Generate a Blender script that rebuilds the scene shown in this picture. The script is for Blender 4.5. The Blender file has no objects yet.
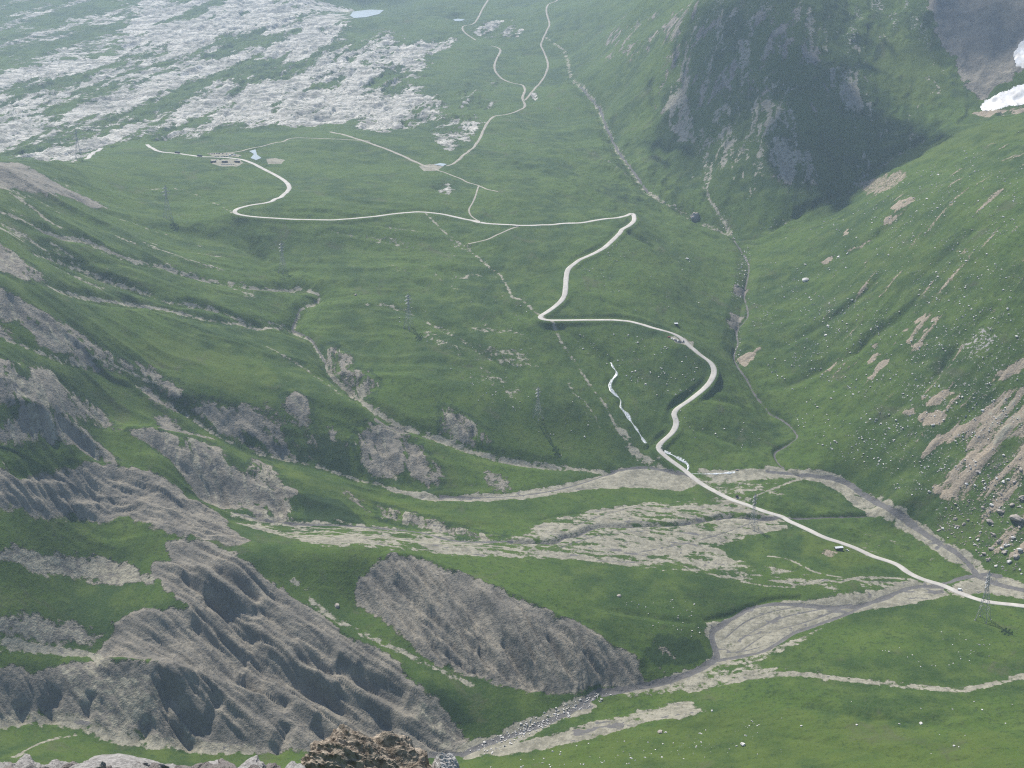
import bpy, bmesh, math, random
import numpy as np
from mathutils import Vector, Matrix, Euler

random.seed(7)
rng = np.random.default_rng(7)
C = bpy.context.scene.collection
SC = bpy.context.scene
f32 = np.float32

# ------------------------------------------------------------------ camera model
CAM_Z = 700.0
PITCH = math.radians(19.0)
F_PX = 1280.0
CP, SP = math.cos(PITCH), math.sin(PITCH)


def ray(px, py):
    cx = (px - 512.0) / F_PX
    cy = (384.0 - py) / F_PX
    return cx, CP + cy * SP, -SP + cy * CP


def pz(px, py, z):                      # the ground point seen at a pixel, at a known height
    dx, dy, dz = ray(px, py)
    t = (z - CAM_Z) / dz
    return dx * t, dy * t, z


def pd(px, py, d):                      # ... at a known forward distance
    dx, dy, dz = ray(px, py)
    t = d / dy
    return dx * t, d, CAM_Z + dz * t


# ------------------------------------------------------------------ value noise
def _hash(ix, iy, seed):
    h = (ix.astype(np.int64) * 374761393 + iy.astype(np.int64) * 668265263 + seed * 974711) & 0x7FFFFFFF
    h = ((h ^ (h >> 13)) * 1274126177) & 0x7FFFFFFF
    h = (h ^ (h >> 16)) & 0xFFFF
    return h.astype(f32) * f32(1.0 / 65535.0)


def vnoise(x, y, seed=0):
    x0 = np.floor(x); y0 = np.floor(y)
    fx = (x - x0).astype(f32); fy = (y - y0).astype(f32)
    ix = x0.astype(np.int32); iy = y0.astype(np.int32)
    fx = fx * fx * fx * (fx * (fx * 6 - 15) + 10)
    fy = fy * fy * fy * (fy * (fy * 6 - 15) + 10)
    a = _hash(ix, iy, seed); b = _hash(ix + 1, iy, seed)
    c = _hash(ix, iy + 1, seed); d = _hash(ix + 1, iy + 1, seed)
    a += (b - a) * fx
    c += (d - c) * fx
    a += (c - a) * fy
    return a * 2 - 1                    # -1..1


def fbm(x, y, octaves, seed=0, gain=0.5):
    out = np.zeros(x.shape, f32); amp = 1.0; tot = 0.0
    ca, sa = 0.8, 0.6
    for o in range(octaves):
        out += amp * vnoise(x, y, seed + o * 17)
        tot += amp; amp *= gain
        x, y = (ca * x - sa * y) * 2.03 + 5.1, (sa * x + ca * y) * 2.03 - 3.7
    return out / tot


def ridged(x, y, octaves, seed=0, gain=0.5):
    out = np.zeros(x.shape, f32); amp = 1.0; tot = 0.0
    for o in range(octaves):
        out += amp * (1 - np.abs(vnoise(x, y, seed + o * 17)) * 1.7)
        tot += amp; amp *= gain
        x, y = x * 2.07 + 3.3, y * 2.07 - 1.9
    return out / tot


def sstep(a, b, x):
    t = np.clip((x - a) / (b - a), 0, 1)
    return t * t * (3 - 2 * t)


# ------------------------------------------------------------------ heights the valley is known by
# lines: (px, py, height above the valley floor); densified along their length
ZL = [
    # main stream
    [(1060, 606, 1), (983, 590, 0), (930, 588, -2), (880, 602, -4), (800, 615, -7), (725, 630, -11), (713, 650, -15),
     (690, 668, -19), (640, 683, -23), (590, 693, -28), (540, 717, -37), (465, 750, -49)],
    # right stream
    [(1000, 580, 3), (950, 547, 8), (900, 518, 12), (860, 493, 17), (830, 480, 21), (785, 470, 27), (775, 452, 36),
     (796, 435, 46), (770, 412, 62), (747, 378, 90), (735, 350, 110), (738, 320, 133), (745, 290, 152), (747, 262, 172),
     (734, 239, 189), (727, 231, 195), (692, 214, 212), (649, 190, 240), (622, 156, 273), (599, 112, 311), (575, 80, 345), (560, 58, 376)],
    # gravel plain
    [(690, 480, 26), (650, 470, 30), (600, 480, 32), (520, 491, 40), (440, 497, 47), (381, 487, 52), (318, 467, 76), (256, 453, 95), (200, 428, 126)],
    [(850, 550, 5), (745, 515, 16), (680, 522, 23), (600, 524, 30), (555, 540, 35), (510, 541, 40), (440, 540, 46), (380, 530, 50), (300, 525, 56), (235, 513, 66)],
    # G1 gully
    [(283, 250, 224), (315, 293, 191), (297, 325, 171), (330, 368, 143), (380, 410, 112), (440, 438, 82), (500, 458, 60), (545, 466, 47), (612, 471, 33)],
    [(0, 205, 350), (60, 236, 304), (100, 245, 283), (160, 266, 248), (215, 280, 224), (256, 288, 208), (300, 290, 196)],
    [(30, 252, 305), (85, 270, 264), (130, 287, 242), (165, 301, 224), (215, 308, 207), (256, 325, 184), (290, 328, 175)],
    # break of the grass spur above the first scarp, and its foot
    [(0, 280, 316), (60, 315, 265), (100, 335, 234), (160, 372, 180), (190, 385, 166), (250, 398, 146), (300, 393, 147), (340, 400, 135), (380, 424, 104), (430, 445, 82)],
    [(0, 337, 270), (60, 354, 237), (100, 361, 210), (160, 408, 151), (190, 422, 131)],
    # spur under G3, its break and foot
    [(128, 431, 152), (160, 432, 146), (200, 440, 128), (256, 458, 99), (300, 472, 87), (340, 485, 72), (380, 500, 52), (440, 514, 45)],
    [(200, 446, 124), (256, 466, 96), (300, 481, 84), (340, 494, 68), (380, 510, 47), (440, 524, 42), (500, 534, 40)],
    # mound and the great grey scarp: break, foot
    [(256, 549, 77), (300, 552, 71), (380, 553, 65), (400, 555, 62), (420, 559, 55), (470, 580, 43), (540, 607, 30), (600, 642, 8), (650, 664, -11), (690, 668, -17)],
    [(355, 606, 27), (380, 626, 19), (400, 650, 8), (470, 685, -19), (545, 697, -28), (600, 692, -28)],
    # shale ribs: crest by the green spur
    [(240, 556, 80), (270, 580, 58), (300, 601, 42), (360, 645, 17), (430, 705, -21), (462, 738, -45)],
    # lower left ridge crest and the stream below it
    [(0, 658, 41), (60, 664, 22), (110, 663, 20), (160, 668, 19), (200, 680, 9), (250, 697, -8), (300, 722, -28), (350, 742, -42)],
    [(0, 723, -3), (60, 718, -14), (100, 732, -22), (160, 742, -31), (200, 746, -36), (300, 753, -44), (400, 760, -49), (465, 757, -51)],
    # channel behind it
    [(0, 643, 50), (60, 649, 30), (100, 660, 16)],
    # second stream under the mountain
    [(740, 240, 187), (800, 215, 225), (850, 195, 250)],
    # road hill
    [(715, 374, 106), (690, 343, 142), (655, 328, 158), (615, 319, 167), (545, 320, 170)],
    [(634, 217, 246), (580, 222, 246), (500, 225, 243), (430, 212, 257), (330, 220, 260), (236, 212, 270)],
    [(290, 186, 275), (250, 161, 286), (205, 157, 288), (150, 147, 292)],
]
ZP = [
    # columns, from the left edge
    (0, 255, 325), (0, 230, 340), (0, 165, 380), (0, 365, 252), (0, 400, 224), (0, 440, 192), (0, 480, 162), (0, 512, 140),
    (0, 545, 118), (0, 575, 95), (0, 620, 67), (0, 640, 54), (0, 668, 33), (0, 768, 14),
    (60, 290, 281), (60, 372, 222), (60, 405, 199), (60, 420, 186), (60, 445, 166), (60, 460, 154), (60, 480, 139),
    (60, 500, 123), (60, 520, 108), (60, 545, 93), (60, 565, 77), (60, 620, 48), (60, 672, 13), (60, 745, -12), (60, 768, 0),
    (100, 298, 254), (100, 262, 268), (100, 215, 285), (100, 180, 300), (60, 163, 330), (100, 155, 297),
    (100, 590, 50), (110, 620, 38), (100, 560, 67), (110, 500, 106), (110, 470, 126), (110, 440, 145), (110, 410, 166),
    (160, 655, 19), (160, 620, 46), (160, 600, 56), (160, 575, 66), (160, 560, 75), (160, 535, 90), (160, 520, 98), (160, 500, 110), (160, 480, 118), (160, 460, 130),
    (210, 500, 76), (210, 540, 84), (210, 560, 74), (220, 600, 50), (220, 650, 18), (230, 690, -8),
    (150, 200, 275), (200, 240, 240), (220, 200, 270), (130, 225, 270),
    (300, 590, 47), (256, 600, 46), (330, 620, 31), (300, 660, 8), (350, 690, -14), (400, 725, -36), (270, 640, 22), (420, 690, -8), (470, 716, -32), (520, 710, -32),
    (400, 672, 0), (450, 700, -19),
    # centre
    (400, 290, 195), (400, 240, 232), (470, 300, 188), (470, 340, 160), (480, 400, 113), (560, 400, 104), (560, 440, 64), (560, 360, 132),
    (480, 435, 82), (400, 350, 152), (400, 385, 130), (440, 415, 102), (350, 300, 192), (350, 250, 225), (620, 440, 58),
    (560, 270, 206), (600, 250, 224), (680, 335, 148), (640, 400, 90), (610, 366, 121), (645, 442, 54), (700, 440, 56), (740, 440, 52), (720, 410, 78),
    (660, 280, 190), (700, 300, 158), (700, 250, 196), (660, 235, 218), (600, 300, 184), (470, 260, 215),
    (430, 165, 276), (350, 138, 300), (490, 120, 302), (560, 150, 285), (590, 180, 263), (520, 190, 265), (350, 180, 278), (300, 150, 290),
    (600, 600, 23), (640, 560, 24), (700, 590, 12), (760, 580, 9), (850, 590, 2), (520, 570, 38), (640, 625, 10), (690, 630, 2), (800, 500, 19), (850, 520, 12),
    # near right
    (600, 720, -36), (700, 705, -20), (620, 768, -28), (540, 768, -38), (750, 768, -4), (900, 768, 16), (1024, 768, 28), (1024, 700, 8), (900, 700, 0), (850, 688, -5),
    (1024, 680, 3), (900, 650, -1), (1024, 640, 2), (983, 620, 1), (780, 650, -8), (900, 730, 6), (760, 730, -12), (460, 768, -40), (300, 768, -32), (160, 768, -18),
]
# (px, py, forward distance)
DP = []
for px in (60, 140, 230, 320, 400):
    for py, d in ((120, 3150), (100, 3350), (75, 3650), (50, 4000), (25, 4400), (0, 4850)):
        DP.append((px, py, d))
for px in (-100, -20):
    for py, d in ((120, 3100), (75, 3600), (25, 4350), (0, 4750)):
        DP.append((px, py, d))
for px in (470, 530):
    for py, d in ((90, 3450), (60, 3880), (30, 4300), (0, 4850)):
        DP.append((px, py, d))
DP += [
    (600, 50, 3700), (600, 0, 4250), (640, 150, 2740), (640, 100, 2960), (640, 50, 3260), (640, 0, 3660),
    (700, 170, 2560), (700, 150, 2630), (700, 100, 2780), (700, 50, 2930), (700, 0, 3090),
    (780, 195, 2372), (780, 150, 2466), (780, 100, 2596), (780, 50, 2740), (780, 0, 2885),
    (740, 190, 2430), (740, 150, 2535), (740, 100, 2668), (740, 50, 2810), (740, 0, 2955),
    (870, 175, 2452), (900, 150, 2490), (940, 125, 2540), (985, 110, 2560), (1024, 100, 2580),
    (825, 180, 2420), (825, 130, 2530), (825, 70, 2690), (825, 0, 2860),
    (870, 140, 2530), (870, 100, 2632), (870, 50, 2778), (870, 0, 2936), (950, 95, 2630), (950, 50, 2760), (950, 0, 2900),
    (1024, 60, 2660), (1024, 0, 2800), (1150, 60, 2600), (1150, 0, 2720),
    (1024, 115, 2330), (1024, 160, 2030), (1024, 200, 1870), (1024, 250, 1750), (1024, 300, 1680), (1024, 350, 1620), (1024, 400, 1562),
    (1024, 450, 1500), (1024, 500, 1435), (1024, 550, 1365), (960, 140, 2330), (960, 200, 1970), (960, 300, 1750), (960, 400, 1600), (960, 480, 1490),
    (900, 165, 2330), (900, 200, 2120), (900, 250, 1960), (900, 300, 1835), (900, 350, 1740), (900, 400, 1655), (900, 450, 1575), (900, 500, 1485),
    (820, 225, 2240), (820, 260, 2090), (820, 300, 1965), (820, 350, 1835), (820, 400, 1730), (820, 440, 1640),
    (1180, 115, 2150), (1180, 200, 1740), (1180, 300, 1580), (1180, 400, 1470), (1180, 500, 1370), (1180, 570, 1310), (1180, 640, 1180), (1180, 768, 930),
    (-150, 165, 1900), (-150, 210, 1700), (-150, 255, 1560), (-150, 280, 1480), (-150, 337, 1400), (-150, 400, 1325), (-150, 440, 1285),
    (-150, 480, 1245), (-150, 545, 1185), (-150, 620, 1115), (-150, 665, 1080), (-150, 718, 1050), (-150, 768, 950),
]


def controls():
    pts = []
    for line in ZL:
        for (x0, y0, z0), (x1, y1, z1) in zip(line[:-1], line[1:]):
            n = max(1, int(round(math.hypot(x1 - x0, y1 - y0) / 28)))
            for k in range(n):
                t = k / n
                pts.append(pz(x0 + (x1 - x0) * t, y0 + (y1 - y0) * t, z0 + (z1 - z0) * t))
        pts.append(pz(*line[-1]))
    pts += [pz(*p) for p in ZP]
    pts += [pd(*p) for p in DP]
    # behind the left crest, and beyond the frame
    for px, d, z in ((-60, 2350, 320), (0, 2500, 290), (45, 2620, 282), (90, 2720, 280), (-60, 2750, 275), (40, 2850, 272)):
        dx, dy, dz = ray(px, 150)
        pts.append((dx / dy * d, d, z))
    for x, y, z in ((-2600, 5600, 620), (-1200, 5800, 640), (0, 5900, 660), (1200, 5400, 760), (2400, 4600, 950),
                    (-3600, 8200, 1000), (0, 8600, 1050), (3600, 8000, 1150), (1300, 3300, 900), (800, 3500, 850), (1900, 3000, 950),
                    (1900, 2200, 700), (1500, 1500, 420), (1300, 1100, 160), (-1300, 1500, 330), (-1800, 2200, 480), (-1100, 900, 90),
                    (-900, 600, 180), (900, 600, 160), (0, 600, 130), (-400, 640, 110), (450, 640, 100), (-2200, 3300, 420)):
        pts.append((x, y, z))
    # drop near-duplicates
    out = []
    for p in pts:
        if all((p[0] - q[0]) ** 2 + (p[1] - q[1]) ** 2 > 49 for q in out):
            out.append(p)
    return np.array(out, np.float64)


def fit(P):
    c2 = 18.0 ** 2
    X = P[:, :2]; n = len(P)
    d2 = ((X[:, None] - X[None]) ** 2).sum(-1)
    K = np.sqrt(d2 + c2)
    K[np.diag_indices(n)] -= 1.2        # a touch of smoothing
    A = np.zeros((n + 3, n + 3)); A[:n, :n] = K
    A[:n, n] = A[n, :n] = 1; A[:n, n + 1:] = X / 1000; A[n + 1:, :n] = X.T / 1000
    w = np.linalg.solve(A, np.concatenate([P[:, 2], np.zeros(3)]))
    res = A[:n] @ w - P[:, 2]
    return w, c2, res


P = controls()
W, C2, RES = fit(P)


def base_height(x, y):
    out = np.full(x.shape, W[-3]) + W[-2] * x / 1000 + W[-1] * y / 1000
    for (px, py, _), w in zip(P, W[:-3]):
        out += w * np.sqrt((x - px) ** 2 + (y - py) ** 2 + C2)
    return out


# ------------------------------------------------------------------ the ground grid: rings round the mountain top
def steps(*segs):
    out = []
    for a, b, s in segs:
        out.append(np.arange(a, b, s))
    return np.concatenate(out)


Q = globals().get('QUAL', 1.0)
AZ = np.radians(np.concatenate([np.arange(-42, -26.5, 0.5), np.arange(-26.5, 26.5, 0.045 * Q), np.arange(26.5, 42.1, 0.5)]))
RR = steps((2, 20, 1.0), (20, 60, 4), (60, 200, 10), (200, 840, 20), (840, 1400, 1.5 * Q), (1400, 2000, 2.1 * Q),
           (2000, 3000, 3.1 * Q), (3000, 5200, 6 * Q), (5200, 9000, 80))
NA, NR = len(AZ), len(RR)
# coarse evaluation of the smooth ground
ca = np.linspace(AZ[0], AZ[-1], 330)
cr = steps((2, 840, 30), (840, 2000, 6), (2000, 3200, 10), (3200, 5200, 25), (5200, 9200, 150))
CX = cr[None] * np.sin(ca)[:, None]; CY = cr[None] * np.cos(ca)[:, None]
CZ = base_height(CX, CY)
# resample: rings first, then bearings
T = np.empty((len(ca), NR))
for i in range(len(ca)):
    T[i] = np.interp(RR, cr, CZ[i])
ai = np.interp(AZ, ca, np.arange(len(ca)))
i0 = np.clip(ai.astype(int), 0, len(ca) - 2); ft = (ai - i0)[:, None]
Z = (T[i0] * (1 - ft) + T[i0 + 1] * ft)
del T


def blur(a, k, axis):
    c = np.cumsum(np.concatenate([np.repeat(np.take(a, [0], axis), k + 1, axis), a, np.repeat(np.take(a, [-1], axis), k, axis)], axis), axis)
    n = a.shape[axis]; w = 2 * k + 1
    hi = np.take(c, range(w, n + w), axis); lo = np.take(c, range(0, n), axis)
    return (hi - lo) / w


jn = int(np.searchsorted(RR, 860))
Zb = blur(blur(Z, max(1, int(5 / Q)), 0), max(1, int(3 / Q)), 1)
Z[:, jn:] = Zb[:, jn:]
X = (RR[None] * np.sin(AZ)[:, None]).astype(f32)
Y = (RR[None] * np.cos(AZ)[:, None]).astype(f32)
# the summit slope we stand on: falls away faster to the right
near_r = [0, 5, 9, 13, 15.5, 18, 30, 60, 150, 357, 620]
near_z = [698.6, 696.0, 693.25, 690.35, 687.6, 682, 655, 605, 480, 285, 120]
zn = np.interp(RR, near_r, near_z)[None] - (sstep(-0.06, 0.12, AZ)[:, None] * np.interp(RR, [0, 4, 9, 20, 60, 620], [0.3, 1.0, 3.5, 9, 12, 0])[None])
zn = zn + np.interp(RR, [0, 4, 14, 40, 620], [0, 4, 14, 20, 0])[None] * np.where(AZ < 0, .7186 * (1 - np.cos(AZ)) * .93, 0)[:, None]
wn = sstep(560, 780, RR)[None]
Z = (Z * wn + zn * (1 - wn)).astype(f32)


def idx(x, y):
    a = np.arctan2(x, y); r = np.hypot(x, y)
    return np.interp(a, AZ, np.arange(NA)), np.interp(r, RR, np.arange(NR))


def height(x, y):
    x = np.asarray(x, float); y = np.asarray(y, float)
    fa, fr = idx(x, y)
    a0 = np.clip(fa.astype(int), 0, NA - 2); r0 = np.clip(fr.astype(int), 0, NR - 2)
    u = fa - a0; v = fr - r0
    return (Z[a0, r0] * (1 - u) * (1 - v) + Z[a0 + 1, r0] * u * (1 - v) + Z[a0, r0 + 1] * (1 - u) * v + Z[a0 + 1, r0 + 1] * u * v)


def at(px, py):                         # where the line of sight through a pixel meets the ground
    dx, dy, dz = ray(px, py)
    az = math.atan2(dx, dy); h = math.hypot(dx, dy)
    fa = float(np.interp(az, AZ, np.arange(NA))); a0 = min(int(fa), NA - 2); u = fa - a0
    prof = Z[a0] * (1 - u) + Z[a0 + 1] * u
    line = CAM_Z + dz / h * RR
    j = np.nonzero(prof[jn:] >= line[jn:])[0]
    if len(j) == 0:
        r = 5200.0
    else:
        j = j[0] + jn
        g0 = line[j - 1] - prof[j - 1]; g1 = line[j] - prof[j]
        t = g0 / (g0 - g1) if g0 > 0 else 1.0
        r = RR[j - 1] + (RR[j] - RR[j - 1]) * t
    return r * math.sin(az), r * math.cos(az)


def at3(px, py):
    x, y = at(px, py)
    return x, y, float(height(x, y))
# ------------------------------------------------------------------ ground cover, outlined where it lies on the ground
XY = None


def dense(pts, step=7.0, closed=False):
    out = []
    seq = list(pts) + ([pts[0]] if closed else [])
    for (x0, y0), (x1, y1) in zip(seq[:-1], seq[1:]):
        n = max(1, int(math.ceil(math.hypot(x1 - x0, y1 - y0) / step)))
        out += [(x0 + (x1 - x0) * k / n, y0 + (y1 - y0) * k / n) for k in range(n)]
    if not closed:
        out.append(seq[-1])
    return out


def smooth_px(pts, n=6):                # Catmull-Rom through the points
    if len(pts) < 3:
        return dense(pts, 4)
    p = [pts[0]] + list(pts) + [pts[-1]]
    out = []
    for i in range(1, len(p) - 2):
        a, b, c, d = (np.array(p[i + k][:2], float) for k in (-1, 0, 1, 2))
        for k in range(n):
            t = k / n
            q = 0.5 * (2 * b + (c - a) * t + (2 * a - 5 * b + 4 * c - d) * t * t + (3 * b - a - 3 * c + d) * t ** 3)
            out.append((q[0], q[1]))
    out.append(tuple(p[-1][:2]))
    return out


def on_ground(pts):
    return np.array([at(px, py) for px, py in pts])


def block(x0, x1, y0, y1):
    cx = np.array([x0, x0, x1, x1]); cy = np.array([y0, y1, y0, y1])
    a = np.arctan2(cx, np.maximum(cy, 1)); r = np.hypot(cx, cy)
    rmin = max(1.0, y0 if x0 <= 0 <= x1 else min(r))
    i0 = max(0, int(np.searchsorted(AZ, a.min())) - 1); i1 = min(NA, int(np.searchsorted(AZ, a.max())) + 2)
    j0 = max(0, int(np.searchsorted(RR, rmin)) - 1); j1 = min(NR, int(np.searchsorted(RR, r.max())) + 2)
    return slice(i0, i1), slice(j0, j1)


def polygon_distance(wp, pad):          # signed distance, positive inside
    b = block(wp[:, 0].min() - pad, wp[:, 0].max() + pad, wp[:, 1].min() - pad, wp[:, 1].max() + pad)
    x = X[b]; y = Y[b]
    d2 = np.full(x.shape, 1e9, f32); inside = np.zeros(x.shape, bool)
    q = np.roll(wp, -1, 0)
    for (ax, ay), (bx, by) in zip(wp.astype(f32), q.astype(f32)):
        ex, ey = bx - ax, by - ay
        l2 = ex * ex + ey * ey
        if l2 < 1e-6:
            continue
        wx = x - ax; wy = y - ay
        t = np.clip((wx * ex + wy * ey) / l2, 0, 1)
        dx = wx - t * ex; dy = wy - t * ey
        np.minimum(d2, dx * dx + dy * dy, out=d2)
        if ey != 0:
            c = (ay > y) != (by > y)
            inside ^= c & (x < ex * (y - ay) / ey + ax)
    d = np.sqrt(d2)
    return b, np.where(inside, d, -d)


def line_distance(w, width):            # distance to a line, and how far along it
    D = {}
    full = np.full(X.shape, 1e4, f32) if False else None
    x0, x1, y0, y1 = w[:, 0].min() - width, w[:, 0].max() + width, w[:, 1].min() - width, w[:, 1].max() + width
    b = block(x0, x1, y0, y1)
    d = np.full(X[b].shape, 1e4, f32); zz = np.zeros(X[b].shape, f32)
    oi, oj = b[0].start, b[1].start
    zs = w[:, 2] if w.shape[1] > 2 else np.zeros(len(w))
    for k in range(len(w) - 1):
        ax, ay = w[k, :2]; bx, by = w[k + 1, :2]
        s = block(min(ax, bx) - width, max(ax, bx) + width, min(ay, by) - width, max(ay, by) + width)
        l = (slice(max(0, s[0].start - oi), max(0, s[0].stop - oi)), slice(max(0, s[1].start - oj), max(0, s[1].stop - oj)))
        s = (slice(l[0].start + oi, min(l[0].stop + oi, b[0].stop)), slice(l[1].start + oj, min(l[1].stop + oj, b[1].stop)))
        x = X[s]; y = Y[s]
        if x.size == 0:
            continue
        ex, ey = bx - ax, by - ay; l2 = max(ex * ex + ey * ey, 1e-6)
        t = np.clip(((x - ax) * ex + (y - ay) * ey) / l2, 0, 1)
        dd = np.hypot(x - ax - t * ex, y - ay - t * ey)
        v = d[l]; m = dd < v
        v[m] = dd[m]
        zz[l][m] = (zs[k] + (zs[k + 1] - zs[k]) * t)[m]
    return b, d, zz


X64 = X; Y64 = Y
N40 = fbm(X / 42, Y / 42, 4, 11, 0.6)
N12 = fbm(X / 11, Y / 11, 3, 23, 0.6)
N150 = fbm(X / 170, Y / 170, 4, 37)
MASKS = {k: np.zeros(X.shape, f32) for k in ('shale', 'gravel', 'karst', 'tan', 'dry_lit', 'wet_shade', 'stony', 'dark_green')}
RIB = np.zeros(X.shape, f32)
FLAT = np.zeros(X.shape, f32)


def paint(kind, pts, v=1.0, soft=5.0, rough=9.0, step=7.0, streak=None):
    wp = on_ground(dense(pts, step, True))
    b, d = polygon_distance(wp, soft + rough + 4)
    m = sstep(-soft, soft, d + rough * (0.7 * N40[b] + 0.5 * N12[b])) * v
    if streak is not None:
        m = m * streak[b]
    M = MASKS[kind][b]
    np.maximum(M, m, out=M)
    return b, d


def stroke(kind, pts, width, v=1.0, soft=2.0, rough=2.5, carve=0.0, cw=None):
    w = on_ground(dense(smooth_px(pts, 4), 6))
    pad = max(width, cw or 0) + soft + rough + 3
    b, d, _ = line_distance(w, pad)
    if kind:
        M = MASKS[kind][b]
        np.maximum(M, sstep(soft, -soft, d - width / 2 + rough * (0.6 * N12[b] + 0.6 * N40[b])) * (v * np.clip((1.05 if width > 3.3 else .9) + .7 * N12[b] + .3 * N40[b], 0, 1) if kind == 'wet_shade' else v * np.clip(.86 + .7 * N12[b] + .5 * N40[b], 0, 1)), out=M)
    if carve:
        Z[b] -= carve * np.exp(-(d / (cw or width)) ** 2)


def ribs(pts, p0, p1, lam, amp, rng_in=None, seed=5, stretch=7.0, warp=0.35, bound=None, streak=False):
    """Water-cut flutes down a bare slope: ridges across the line p0 -> p1 on the ground."""
    wp = on_ground(dense(pts, 7, True)) if bound is None else bound
    b, d = polygon_distance(wp, 4)
    a = np.array(at(*p0)); c = np.array(at(*p1)); u = (c - a) / np.hypot(*(c - a)); n = np.array([-u[1], u[0]])
    x = X[b]; y = Y[b]
    uu = (x * u[0] + y * u[1]).astype(f32); vv = (x * n[0] + y * n[1]).astype(f32)
    vv = vv + lam * warp * 2.2 * fbm(uu / (lam * 3), vv / (lam * 3), 3, seed + 3)
    n1 = np.abs(vnoise(vv / lam, uu / (lam * stretch), seed)); n2 = np.abs(vnoise(vv / (lam * .45), uu / (lam * stretch * .5), seed + 7)); n3 = np.abs(vnoise(vv / (lam * .2), uu / (lam * stretch * .3), seed + 9))
    h = 1.5 * np.minimum(n1, .6) + .75 * np.minimum(n2, .5) + .34 * np.minimum(n3, .4) + .1
    if streak:
        M = MASKS['shale'][b]; q = fbm(uu / 38, vv / 8, 4, seed + 11, .6)
        M *= np.where(d > -6, np.clip(0.98 + 1.0 * q, 0.25, 1), 1)
        q2 = fbm(uu / 60, vv / 6, 3, seed + 31, .6)
        Gm = MASKS['gravel'][b]; np.maximum(Gm, .95 * sstep(.12, .34, q2) * sstep(-2, 6, d), out=Gm)
        Sm = MASKS['dark_green'][b]; np.maximum(Sm, .5 * sstep(-9, -3, d) * sstep(12, 0, d), out=Sm)  # darker green band along the scarp edges
    R = RIB[b]
    R += (amp * (h - 0.85) * sstep(0, lam * 0.9, d)).astype(f32)
    return wp


# ---- general relief first
ground_lod = sstep(800, 1000, RR)[None]
Z += (3.2 * N150 + 1.1 * N40 + 0.25 * N12).astype(f32) * ground_lod * np.interp(RR, [1000, 2500, 5000], [0.8, 1.2, 2.0])[None].astype(f32)

gu, gv = np.array(at(60, 215)), np.array(at(270, 300))
gd = (gv - gu) / np.hypot(*(gv - gu)); gn = np.array([-gd[1], gd[0]])
UG = (X * gd[0] + Y * gd[1]).astype(f32); VG = (X * gn[0] + Y * gn[1]).astype(f32)
VG2 = VG + 22 * N150 + 9 * N40
left_w = (sstep(0.02, -0.10, AZ)[:, None] * sstep(1250, 1400, RR)[None] * sstep(2500, 2150, RR)[None]).astype(f32)
Z += left_w * (9.0 * (ridged(VG2 / 85, UG / 420, 2, 61) - .6) + 3.2 * (ridged(VG2 / 31, UG / 190, 2, 62) - .6))
RILL = sstep(.90, 1.0, ridged(VG2 / 60 + .3 * N40, UG / 420, 1, 69)) * np.clip(.15 + 1.5 * fbm(UG / 120, VG / 60, 3, 70), 0, 1) * left_w
Z -= 2.2 * RILL
mid_w = (sstep(-0.12, -0.02, AZ)[:, None] * sstep(0.20, 0.12, AZ)[:, None] * sstep(1600, 1720, RR)[None] * sstep(3300, 2800, RR)[None]).astype(f32)
Z += mid_w * (6.0 * fbm(X / 110, Y / 110, 3, 63) + 3.4 * fbm(X / 30, Y / 42, 4, 64, .6))
right_w = (sstep(0.12, 0.20, AZ)[:, None] * sstep(1350, 1450, RR)[None] * sstep(2600, 2300, RR)[None]).astype(f32)
Z += right_w * (8.0 * fbm(X / 120, Y / 120, 3, 65) + 3.8 * fbm(X / 32, Y / 32, 4, 66, .6))
near_w = (sstep(880, 920, RR)[None] * sstep(1250, 1150, RR)[None] * sstep(-0.02, 0.06, AZ)[:, None]).astype(f32)
Z += near_w * (4.2 * fbm(X / 90, Y / 45, 3, 67) + 1.6 * fbm(X / 22, Y / 14, 4, 68, .6))
# ---- level gravel plain keeps only a little of it
exec(PLAIN_HOOK) if 'PLAIN_HOOK' in globals() else None

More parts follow.
